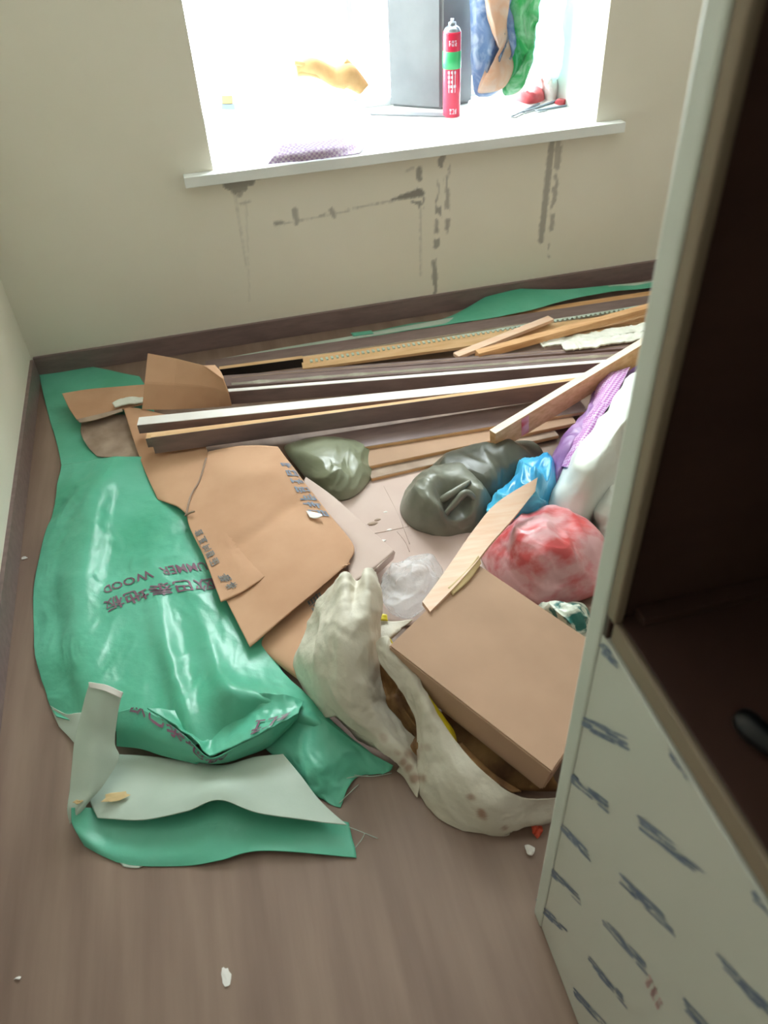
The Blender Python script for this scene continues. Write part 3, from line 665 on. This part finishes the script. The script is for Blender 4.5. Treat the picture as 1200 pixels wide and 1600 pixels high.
obj('light_groove', beam_mesh('light_groove', P(362, 590, .0555), P(992, 539, .0585), 0, .004, 0, .002, bev=.0004), 'cardgrey', hb)
board('skirting_board', 'rearmost dark brown skirting board lying flat nearest the back wall', 'board', P(322, 570, .01), P(1052, 462, .012), .075, .016, 'mdf', SK, front='mdfpale', top='lam')
board('skirting_board', 'short black-faced skirting offcut beside the tan board end', 'board', P(345, 586, .02), P(474, 569, .02), .02, .035, 'mdf', SK, front='black', top='mdf')
board('fibre_board', 'wide tan fibreboard lying flat beneath the loose pine sticks', 'board', P(470, 562, .028), P(1045, 484, .03), .09, .012, 'mdf')
board('fibre_board', 'tan fibreboard edge half hidden under the dark green sheet', 'board', P(735, 500, .006), P(1050, 452, .006), .12, .008, 'wood')
tb = board('toothed_strip', 'thin pale toothed plastic strip along the rearmost skirting board', 'strip', P(480, 564, .034), P(1005, 478, .034), .012, .006, 'greenpale')
d = (P(1005, 478, .034)-P(480, 564, .034)); L_ = d.length; d.normalize(); s = d.cross(Vector((0, 0, 1))); bm = bmesh.new()
for i in range(int(L_/.02)):
    q = P(480, 564, .04)+d*(.01+i*.02); bbox(bm, (0, 0, 0), (.009, .018, .004))
    for vv in list(bm.verts)[-8:]: vv.co = q+d*vv.co.x+s*vv.co.y+Vector((0, 0, vv.co.z))
obj('teeth', bm_mesh('teeth', bm), 'greenpale', tb)['kind'] = 'stuff'
board('pine_stick', 'short pinkish wooden stick lying crosswise on the tan fibreboard', 'stick', P(708, 556, .045), P(856, 498, .06), .036, .014, 'woodpink')
board('pine_stick', 'long orange pine batten lying beside the short pinkish stick', 'stick', P(742, 556, .045), P(1045, 474, .07), .034, .026, 'wood')
board('pine_stick', 'long pale-edged pine batten propped diagonally over the skirting boards, red mark near its end', 'stick', P(766, 702, .075), P(1062, 520, .16), .026, .075, 'wood', top='mdfpale')
dst = [ob for ob in COL.objects if ob.name.startswith('pine_stick')][-1]
A_, B_ = P(766, 702, .075), P(1062, 520, .16); dd = (B_-A_)
obj('red_mark', beam_mesh('red_mark', A_+dd*.12, A_+dd*.155, .0255, .0266, .004, .07, bev=.0002), 'pink', dst)
board('fibre_board', 'pale thin tan batten lying near the torn white foam strips', 'board', P(860, 530, .035), P(1045, 505, .04), .03, .012, 'mdf')
for k, (a, b, lab) in enumerate((((845, 538, .05), (1048, 506, .055), 'torn white foam strip between the pine batten and the dark boards'), ((880, 543, .066), (1010, 524, .07), 'narrow torn white foam strip touching the light-lined dark board'))):
    a, b = P(*a), P(*b); dv = (b-a).normalized(); sv = dv.cross(Vector((0, 0, 1)))
    rws = [[a.lerp(b, i/9)+sv*(w_*(.055+.012*rough(a.lerp(b, i/9), 30, k+w_)) )+Vector((0, 0, .006*rough(a.lerp(b, i/9), 22, k+3*w_))) for i in range(10)] for w_ in (-.5, 0, .5)]
    fs = Patch(rws, 60, 10, world=True, cr=.01, csc=30, seed=k).build('foam_strip', 'foam', None, .006); tag(fs, lab, 'foam strip')
# flat panels under the pile, between the two olive bags
board('flat_panel', 'lowest tan-edged flat panel lying on the pinkish cardboard by the olive bags', 'board', P(566, 722, .009), P(850, 658, .009), .105, .01, 'mdf', front='wood', top='cardgrey')
board('flat_panel', 'middle brown flat panel with tan edge stacked under the skirting pile', 'board', P(560, 706, .0205), P(880, 640, .0205), .10, .01, 'mdf', front='wood', top='cardbox')
board('flat_panel', 'uppermost dark flat panel tucked under the foremost skirting board', 'board', P(470, 690, .032), P(900, 622, .032), .10, .01, 'lam', front='mdf', top='lam')

# ------------------------------------------------------------------ bags and wraps
o = mound('plastic_bag', [(445, 700, .03), (470, 690, .03), (520, 682, .03), (570, 690, .03), (586, 712, .02), (580, 745, .012), (558, 772, .012), (530, 782, .012), (500, 770, .012), (468, 735, .02)], (520, 728, .08), 'olive', cr=.022, csc=12, wr=.02, seed=1)
tag(o, 'crumpled olive green bag with small tan tag beside the flattened box', 'bag')
tube('tan_tag', [P(548, 736, .052), P(542, 752, .04), P(538, 765, .03)], .006, 'woodpink', o, 10, 6)
o = mound('plastic_bag', [(660, 742, .012), (720, 705, .02), (775, 695, .03), (830, 690, .03), (850, 720, .02), (820, 770, .012), (790, 800, .012), (740, 800, .012), (690, 770, .012)], (755, 745, .11), 'dkolive', cr=.035, csc=8, wr=.03, seed=2)
tag(o, 'dark olive plastic bag slumped behind the knotted grey-olive bag', 'bag')
o = mound('plastic_bag', [(626, 790, .012), (640, 765, .012), (680, 748, .02), (730, 742, .02), (762, 770, .02), (768, 800, .012), (745, 828, .012), (700, 836, .012), (655, 830, .012), (632, 812, .012)], (700, 775, .125), 'grbag', cr=.03, csc=11, wr=.02, seed=3, hollow=(712, 782, .1, .055, .085), p=4)
tag(o, 'grey-olive crumpled plastic bag with open folds on the pinkish cardboard', 'bag')
for pts_ in ([(665, 795, .06), (700, 775, .10), (735, 752, .12)], [(690, 810, .06), (712, 785, .09), (730, 770, .11), (752, 790, .07)]):
    tube('fold', [P(*q) for q in pts_], .011, 'grbag', o, 20, 8, rfun=lambda t: .5+.5*math.sin(math.pi*t))
o = mound('plastic_bag', [(812, 728, .06), (830, 722, .06), (862, 722, .06), (868, 760, .03), (862, 800, .01), (845, 832, .01), (800, 838, .01), (765, 832, .01), (778, 800, .01), (798, 760, .03)], (822, 775, .15), 'blue', cr=.05, csc=16, wr=.03, seed=4)
tag(o, 'bright blue crumpled plastic bag behind the peach wooden strip', 'bag')
o = mound('plastic_bag', [(752, 868, .02), (775, 825, .04), (815, 800, .06), (870, 795, .06), (930, 830, .05), (950, 880, .03), (935, 925, .02), (880, 945, .02), (838, 955, .02), (790, 925, .02)], (850, 868, .15), 'pink', cr=.04, csc=10, wr=.03, seed=6)
tag(o, 'pinkish red plastic bag stuffed between the carton and the cabinet', 'bag')
o = mound('plastic_wrap_bundle', [(1020, 565, .12), (985, 590, .08), (950, 640, .05), (915, 700, .04), (880, 755, .03), (850, 805, .02), (870, 828, .02), (910, 832, .02), (945, 790, .02), (985, 720, .02), (1030, 640, .03), (1050, 580, .08)], (950, 700, .22), 'wrap', cr=.04, csc=7, wr=.03, seed=7, p=2.8)
tag(o, 'long white plastic-wrapped bundle leaning beside the cabinet', 'bundle')
o = mound('plastic_bag', [(995, 568, .10), (955, 582, .09), (930, 605, .07), (918, 645, .04), (895, 680, .03), (862, 715, .02), (846, 752, .015), (848, 790, .015), (872, 775, .02), (905, 715, .03), (945, 650, .05), (985, 600, .09)], (910, 675, .14), 'purple', cr=.025, csc=14, wr=.02, seed=8)
tag(o, 'purple plastic bag squeezed along the white wrapped bundle', 'bag')
msh = Patch([[(985, 572, .17), (960, 580, .17), (935, 590, .14)], [(965, 612, .18), (940, 620, .18), (922, 630, .12)], [(938, 655, .18), (918, 662, .18), (902, 672, .12)], [(915, 695, .17), (900, 698, .165), (885, 702, .11)], [(893, 732, .13), (884, 730, .13), (876, 728, .1)]], 24, 50, wr=.006, wsc=20, seed=3)
msh.build('mesh_panel', 'mesh', o, .002)
o = mound('plastic_bag', [(935, 745, .03), (965, 730, .03), (1000, 740, .03), (995, 800, .02), (975, 850, .02), (940, 860, .02), (925, 815, .02)], (958, 790, .09), 'wrap', cr=.04, csc=16, wr=.02, seed=9)
tag(o, 'small white plastic packet with black marks between bundle and cabinet', 'packet')
for k in range(4):
    y = 772+k*12; tube('black_mark', [P(944, y, .088-.004*k), P(956, y-3, .095-.004*k), P(966, y-3, .092-.004*k)], .0022, 'blackpl', o, 8, 5)
o = mound('plastic_packet', [(838, 958, .05), (865, 945, .06), (910, 942, .06), (925, 975, .04), (915, 1020, .03), (890, 1015, .03), (862, 990, .04)], (885, 975, .13), 'teal', cr=.03, csc=18, wr=.02, seed=10)
tag(o, 'teal and white striped packet between the carton and the cabinet edge', 'packet')
o = mound('plastic_bag', [(598, 920, .02), (618, 890, .02), (650, 872, .03), (680, 872, .03), (690, 900, .02), (672, 940, .02), (640, 965, .02), (610, 955, .02)], (645, 915, .09), 'clear', cr=.085, csc=12, wr=.04, seed=11)
tag(o, 'clear crumpled plastic bag beside the white sack opening', 'bag')
# peach wooden strip leaning on the carton
pw = Patch([[(840, 746, .205), (836, 768, .19)], [(778, 784, .20), (800, 812, .185)], [(742, 825, .197), (766, 850, .19)], [(712, 868, .196), (746, 876, .196)], [(690, 900, .2), (715, 912, .2)], [(660, 940, .205), (672, 956, .205)]], 10, 60, wr=.002, wsc=8)
o = pw.build('wood_strip', 'woodpink', None, .012, smooth=False); tag(o, 'peach-coloured split wooden strip leaning on the corner of the tan carton', 'wood strip')
Patch([[(748, 868, .198), (752, 880, .186)], [(728, 892, .199), (735, 905, .19)], [(700, 918, .203), (708, 930, .195)]], 6, 16).build('split_edge', 'chip', o, .006)

# ------------------------------------------------------------------ white woven sack
g0 = P(640, 1150); ws = thing('woven_sack', 'white woven sack with yellow lining and brown debris, open on the floor', 'sack', (g0.x, g0.y, 0))
def stained(o, blobs):
    me = o.data; at = me.attributes.new('stain', 'FLOAT', 'POINT'); A_ = np.array([tuple(v_.co) for v_ in me.vertices])
    X, Y = proj_np(A_); s = np.zeros(len(A_))
    nn = np.array([rough(q, 45, 3) for q in A_])
    for x, y, r, k in blobs: s = np.maximum(s, k*np.clip(1.4-np.hypot(X-x, Y-y)/r+nn*1.3, 0, 1))
    at.data.foreach_set('value', s.astype(np.float32))
sl = Patch([[(527, 904, .21), (540, 896, .24), (558, 906, .21), (572, 888, .25), (590, 893, .22)],
            [(508, 935, .15), (535, 930, .24), (555, 935, .23), (575, 925, .25), (594, 930, .2)],
            [(486, 980, .08), (520, 975, .22), (548, 975, .24), (575, 975, .22), (592, 980, .16)],
            [(464, 1030, .03), (505, 1030, .16), (540, 1030, .21), (570, 1030, .18), (588, 1035, .10)],
            [(480, 1075, .012), (515, 1080, .12), (545, 1082, .16), (572, 1085, .14), (592, 1080, .08)],
            [(510, 1120, .008), (540, 1120, .09), (565, 1118, .12), (585, 1112, .11), (600, 1105, .06)],
            [(560, 1158, .006), (580, 1158, .06), (598, 1152, .08), (612, 1145, .07), (625, 1135, .05)],
            [(618, 1195, .006), (625, 1190, .04), (634, 1182, .055), (642, 1172, .05), (650, 1160, .04)],
            [(655, 1245, .004), (656, 1230, .02), (657, 1215, .03), (660, 1200, .03), (664, 1185, .03)]], 90, 130, wr=.008, wsc=12, cr=.014, csc=6, fine=.003, seed=4)
o = sl.build('sack_body', ['sack', 'sack'], ws, .003); stained(o, [(642, 1178, 10, .6), (630, 1190, 7, .6), (638, 1200, 6, .6), (650, 1215, 8, .6), (622, 1178, 6, .5), (600, 1150, 6, .3), (490, 1040, 10, .15)])
fl = Patch([[(590, 1004, .20), (596, 996, .215), (602, 995, .21), (606, 1000, .2)],
            [(596, 1035, .18), (606, 1028, .195), (616, 1022, .2), (626, 1028, .19)],
            [(624, 1072, .15), (634, 1066, .165), (644, 1062, .175), (653, 1064, .17)],
            [(648, 1122, .10), (660, 1120, .125), (672, 1118, .145), (686, 1120, .14)],
            [(656, 1182, .05), (672, 1178, .085), (692, 1170, .115), (716, 1164, .12)],
            [(658, 1238, .006), (688, 1230, .06), (722, 1218, .095), (758, 1208, .11)],
            [(700, 1285, .003), (730, 1268, .05), (765, 1252, .08), (802, 1240, .09)],
            [(780, 1301, .002), (800, 1284, .04), (820, 1266, .06), (842, 1250, .075)],
            [(845, 1290, .002), (858, 1278, .03), (868, 1262, .05), (880, 1246, .065)]], 60, 120, wr=.005, wsc=12, cr=.010, csc=7, fine=.003, seed=6)
o = fl.build('sack_front_flap', ['sack', 'sack'], ws, .003); stained(o, [(735, 1245, 5, .6), (750, 1272, 6, .7), (757, 1275, 4, .6), (655, 1215, 9, .6), (650, 1180, 8, .6), (646, 1196, 6, .6), (790, 1294, 4, .5), (665, 1165, 6, .3)])
yl = Patch([[(603, 996, .205), (610, 998, .205), (614, 1006, .19)], [(624, 1030, .185), (630, 1032, .18), (634, 1040, .165)], [(651, 1066, .165), (660, 1072, .155), (668, 1088, .14)],
            [(684, 1122, .135), (696, 1125, .125), (706, 1136, .11)], [(712, 1164, .115), (714, 1160, .105), (714, 1156, .095)]], 12, 50)
yl.build('yellow_lining', 'yellow', ws, .003)
Patch([[(714, 1164, .112), (722, 1160, .10)], [(756, 1208, .105), (768, 1205, .09)], [(800, 1238, .085), (815, 1236, .075)]], 6, 20).build('brown_lining', 'dust', ws, .003)
Patch([[(588, 1000, .10), (600, 1005, .10), (625, 1035, .10)], [(590, 1060, .07), (610, 1065, .07), (640, 1075, .08)], [(598, 1110, .05), (620, 1115, .055), (652, 1125, .06)], [(620, 1150, .035), (640, 1160, .04), (665, 1180, .045)], [(645, 1190, .025), (655, 1205, .03), (670, 1220, .03)]], 40, 60, wr=.03, wsc=22, cr=.02, csc=24, seed=5).build('brown_debris', 'dust', ws, .004)
Patch([[(588, 966, .12), (610, 968, .13), (645, 968, .12)], [(590, 985, .12), (612, 990, .13), (625, 985, .12)], [(590, 1004, .11), (600, 1005, .12), (612, 1000, .11)]], 20, 16, wr=.008, wsc=18).build('sack_back_edge', 'sack', ws, .003)
Patch([[(592, 958, .13), (604, 960, .135)], [(592, 968, .13), (606, 970, .13)]], 6, 5).build('yellow_lining', 'yellow', ws, .003)
Patch([[(680, 1010, .09), (780, 1000, .08), (870, 1020, .05)], [(690, 1110, .085), (770, 1110, .075), (860, 1120, .05)], [(690, 1180, .05), (770, 1190, .06), (860, 1200, .05)], [(760, 1232, .02), (810, 1236, .02), (880, 1236, .02)]], 16, 16, wr=.01, wsc=20).build('sack_floor_layer', 'dust', ws, .004)
# chips, crumbs and scraps
def crumb(name, label, cat, x, y, z, r, m, group=None, sc=(1.5, .8, .4), k=0):
    q = P(x, y, z); bm = bmesh.new(); bmesh.ops.create_icosphere(bm, subdivisions=2, radius=r)
    for v_ in bm.verts: v_.co = Vector((v_.co.x*sc[0], v_.co.y*sc[1], v_.co.z*sc[2]))*(1+.9*rough(v_.co, 1.1/r, k)); v_.co.z = max(v_.co.z, -r*sc[2]*.6); v_.co += q
    return tag(obj(name, bm_mesh(name, bm), m), label, cat, group)
crumb('wood_chip', 'larger of two pale wood chips on the green sack near its fold', 'chip', 299, 1111, .058, .0055, 'chip', 'wood chips on the green sack', k=1)
crumb('wood_chip', 'smaller of two pale wood chips on the green sack near its fold', 'chip', 287, 1127, .058, .0045, 'chip', 'wood chips on the green sack', k=2)
crumb('sawdust_crumb', 'cream sawdust smear on the pale inner layer of the green sack', 'sawdust', 180, 1245, .036, .012, 'chip', sc=(2, .8, .12), k=3)
crumb('wood_chip', 'cream chip caught on the pale curled sack edge', 'chip', 122, 1253, .052, .006, 'chip', k=5)
crumb('plaster_crumb', 'white plaster crumb lying alone on the bare brown floor', 'crumb', 353, 1525, .001, .011, 'white', sc=(.7, 1.3, .12), k=4)
crumb('plaster_crumb', 'tiny white plaster fleck on the floor near the left baseboard', 'crumb', 38, 872, .002, .006, 'white', k=6)
crumb('plaster_crumb', 'tiny white plaster speck on the bare floor at the left', 'crumb', 28, 1528, .002, .004, 'white', sc=(1.4, .6, .3), k=8)
crumb('plastic_bit', 'small orange-red scrap touching the cabinet base', 'scrap', 838, 1297, .012, .012, 'redbit', sc=(.8, 1, 1), k=7)
crumb('plastic_bit', 'small grey scrap on the floor at the cabinet base', 'scrap', 828, 1328, .006, .011, 'white', sc=(.8, 1, .5), k=9)

# ------------------------------------------------------------------ things on the sill
S = SILL
k0, kl, kr = P(690, 172, S), P(608, 166, S), P(739, 160, S); kb = kl+kr-k0
bm = bmesh.new(); vv = [bm.verts.new((q.x, q.y, z)) for z in (S, WZ1) for q in (k0, kr, kb, kl)]
for f_ in ((0, 1, 2, 3), (4, 5, 6, 7), (0, 1, 5, 4), (1, 2, 6, 5), (2, 3, 7, 6), (3, 0, 4, 7)): bm.faces.new([vv[i_] for i_ in f_])
bmesh.ops.bevel(bm, geom=[e for e in bm.edges], offset=.01, segments=3, affect='EDGES')
col = tag(obj('grey_column', bm_mesh('grey_column', bm), 'column'), 'tall squared grey column standing on the window sill behind the red canister', 'column')
bpl = obj('board_scrap', beam_mesh('board_scrap', P(566, 180, S), P(700, 184, S), -.05, .0, 0, .006), 'column'); tag(bpl, 'thin grey board scrap lying under the grey column on the sill', 'board')
# foam canister
cc = P(709, 184, S); can = thing('foam_canister', 'red foam canister with green band and silver top on the sill', 'canister', (cc.x, cc.y+.03, S))
def lathe(name, prof, m, parent, n=36):
    c = parent.location; v = []; f = []
    for r, z in prof:
        for k in range(n): a = 2*math.pi*k/n; v.append((c.x+r*math.cos(a), c.y+r*math.sin(a), z))
    for i in range(len(prof)-1):
        for k in range(n): k2 = (k+1) % n; f.append((i*n+k, i*n+k2, (i+1)*n+k2, (i+1)*n+k))
    f.append(tuple(range(n))[::-1]); f.append(tuple((len(prof)-1)*n+k for k in range(n)))
    return obj(name, pydata(name, v, f), m, parent, True)
R = .034; zt = PY(712, 28, cc.y+.03).z; hc = zt-S
lathe('can_body', [(R*.96, S), (R, S+.004), (R, S+hc*.86), (R*.97, S+hc*.875)], 'canred', can)
lathe('green_band', [(R, S+hc*.51), (R+.0012, S+hc*.512), (R+.0012, S+hc*.685), (R, S+hc*.687)], 'cangreen', can)
lathe('shoulder', [(R*.97, S+hc*.872), (R*.8, S+hc*.91), (R*.5, S+hc*.93), (R*.4, S+hc*.935)], 'steel', can)
lathe('valve', [(R*.42, S+hc*.93), (R*.4, S+hc*.965), (R*.2, S+hc*.97), (R*.18, S+hc)], 'steel', can)
def cansurf(u, v, off):
    a = -math.pi/2-.2+(u-.5)*1.7; c = can.location; return Vector((c.x+(R+off)*math.cos(a), c.y+(R+off)*math.sin(a), S+hc*v))
strokes_on(cansurf, (.15, .50), (.6, 0), (0, -.24), 3, 'printed_label', 'canwhite', can, .0012, seed=3, gap=.1)
strokes_on(cansurf, (.3, .10), (.5, 0), (0, -.06), 3, 'printed_label', 'canwhite', can, .0012, seed=4, gap=.1)
strokes_on(cansurf, (.2, .80), (.6, 0), (0, -.06), 3, 'printed_label', 'canwhite', can, .0012, seed=5, gap=.1)
# bags to the right of the canister: upright crumpled forms
def upright(name, label, cat, outline, y, depth, m, seed=0, cr=.03, csc=12, wr=.02):
    """a standing bag: outline given on the plane y, swollen to a real depth"""
    O = csample([PY(x_, y_, y) for x_, y_ in outline], 60, True); C = sum(O, Vector())/60; nr = 14; v = []; f = []
    for sgn in (1, -1):
        b0 = len(v)
        for i in range(nr+1):
            r = i/nr
            for k in range(60):
                q = C.lerp(O[k], r); h = depth*.5*(1-r**2.2)**.8
                h += (cr*ridged(q, csc*.6, seed+sgn)+wr*rough(q, 10, seed))*(1-r**4)
                v.append(Vector((q.x, q.y-sgn*max(h, -.01), max(q.z, S+.001))))
        for i in range(nr):
            for k in range(60): k2 = (k+1) % 60; f.append((b0+i*60+k, b0+(i+1)*60+k, b0+(i+1)*60+k2, b0+i*60+k2))
    me = pydata(name, v, f); bm = bmesh.new(); bm.from_mesh(me); bmesh.ops.remove_doubles(bm, verts=bm.verts, dist=1e-5)
    bmesh.ops.recalc_face_normals(bm, faces=bm.faces); bm.to_mesh(me); bm.free()
    return tag(obj(name, me, m, None, True), label, cat)
upright('plastic_bag', 'navy blue plastic bag standing on the sill beside the red canister', 'bag', [(740, -60), (800, -60), (812, 20), (800, 90), (780, 140), (758, 152), (740, 140), (736, 60)], 3.24, .14, 'thinnavy', 1, cr=.06, csc=16)
upright('cloth_strip', 'peach cloth hanging in front of the navy bag on the sill', 'cloth', [(758, -30), (796, -30), (792, 40), (800, 85), (802, 110), (786, 138), (752, 146), (748, 138), (772, 118), (784, 92), (768, 50), (760, 10)], 3.15, .05, 'thinorange', 2, cr=.012)
upright('plastic_bag', 'green plastic bag standing on the sill between peach cloth and window frame', 'bag', [(800, -60), (850, -60), (838, 10), (832, 60), (826, 110), (812, 142), (790, 150), (786, 138), (800, 118), (806, 90), (796, 40)], 3.20, .12, 'thingreen', 3, cr=.06, csc=16)
upright('plastic_bag', 'white and cyan plastic bag in the right corner of the window sill', 'bag', [(845, -60), (885, -60), (884, 40), (880, 100), (872, 125), (845, 118), (826, 100), (836, 40)], 3.28, .08, 'cyan', 4)
def sillmound(name, label, cat, outline, center, m, **k):
    o = mound(name, [(x, y, S+.001+z) for x, y, z in outline], (center[0], center[1], S+center[2]), m, nr=16, nt=56, **k); return tag(o, label, cat)
sillmound('plastic_bag', 'crumpled red plastic wrapper on the sill below the green bag', 'wrapper', [(800, 152, 0), (822, 138, .01), (845, 140, .01), (850, 156, 0), (825, 162, 0)], (826, 148, .05), 'redbag', cr=.02, csc=20, wr=.01, seed=2)
sillmound('paper_wrapper', 'crumpled white paper on the sill at the right of the green bag', 'paper', [(824, 130, .02), (845, 112, .03), (872, 118, .02), (880, 140, .01), (865, 158, 0), (845, 152, 0)], (854, 136, .07), 'white', cr=.04, csc=22, wr=.01, seed=3)
sillmound('plastic_bag', 'small red wrapper at the right end of the sill', 'wrapper', [(866, 160, 0), (885, 150, 0), (895, 154, 0), (880, 164, 0)], (880, 157, .02), 'redbag', cr=.01, csc=20, wr=.005, seed=4)
for k, (a, b, lab) in enumerate((((800, 183), (842, 163), 'grey scraper blade lying on the sill, nearest its front edge'), ((818, 176), (872, 158), 'thin grey metal tool lying behind the scraper on the sill'), ((838, 174), (885, 166), 'short grey rod lying at the right end of the sill tools'))):
    t_ = obj('hand_tool', beam_mesh('hand_tool', P(a[0], a[1], S+.001), P(b[0], b[1], S+.001), -.006, .006, 0, .006, bev=.002), 'slate'); tag(t_, lab, 'tool')
    obj('blade', beam_mesh('blade', P(a[0], a[1], S+.002), P(a[0], a[1], S+.002).lerp(P(b[0], b[1], S+.002), .3), -.014, .014, 0, .002, bev=.0008), 'steel', t_)
# white sheeting heaped on the left of the sill, with a purple mesh edge hanging over the front
ws2 = sillmound('white_sack', 'white plastic sack heaped on the left of the window sill', 'sack', [(350, 234, 0), (338, 200, 0), (360, 172, .01), (430, 168, .01), (520, 165, .01), (575, 178, .005), (592, 200, 0), (562, 214, 0), (470, 226, 0)], (470, 188, .15), 'thinwhite', cr=.05, csc=8, wr=.02, seed=5)
pm = Patch([[(440, 226, S+.05), (480, 222, S+.05), (530, 216, S+.045), (566, 212, S+.03)], [(428, 242, S+.03), (475, 238, S+.034), (530, 230, S+.03), (572, 222, S+.02)], [(418, 257, S+.004), (470, 252, S+.004), (520, 246, S+.004), (562, 239, S+.004)]], 40, 20, wr=.004, wsc=20)
pm.build('purple_mesh_hem', 'meshpale', ws2, .003)
def puff(name, label, cat, pts, rad, m, y):
    return tag(tube(name, [PY(a_, b_, y) for a_, b_ in pts], rad, m, None, 40, 14, rfun=lambda t: (.35+.65*math.sin(math.pi*min(.93, max(.08, t))))*(1+.25*math.sin(9*t+1))), label, cat)
gl = puff('work_glove', 'mustard cloth work glove lying limp on top of the white sack', 'glove', [(462, 108), (490, 104), (520, 118), (545, 120), (566, 142)], .045, 'glove', 3.28)
tube('glove_cuff', [PY(535, 100, 3.29), PY(552, 118, 3.28), PY(568, 140, 3.27)], .028, 'glove', gl, 16, 10)
tube('finger', [PY(500, 112, 3.27), PY(478, 102, 3.26), PY(460, 98, 3.26)], .013, 'glove', gl, 12, 8, rfun=lambda t: 1-.3*t)
tube('finger', [PY(500, 118, 3.27), PY(480, 114, 3.26), PY(464, 116, 3.26)], .013, 'glove', gl, 12, 8, rfun=lambda t: 1-.3*t)
b0, b1 = PY(345, 167, 3.2), PY(367, 167, 3.2)
br = obj('paint_brush', beam_mesh('paint_brush', b0, b1, -.012, .012, -.008, .012, bev=.003), 'slate'); tag(br, 'small brush with yellow head lying on the left end of the white sack', 'brush')
obj('bristles', beam_mesh('bristles', b0.lerp(b1, .1)+Vector((0, 0, .012)), b0.lerp(b1, .9)+Vector((0, 0, .012)), -.01, .01, 0, .028, bev=.004), 'glove', br)
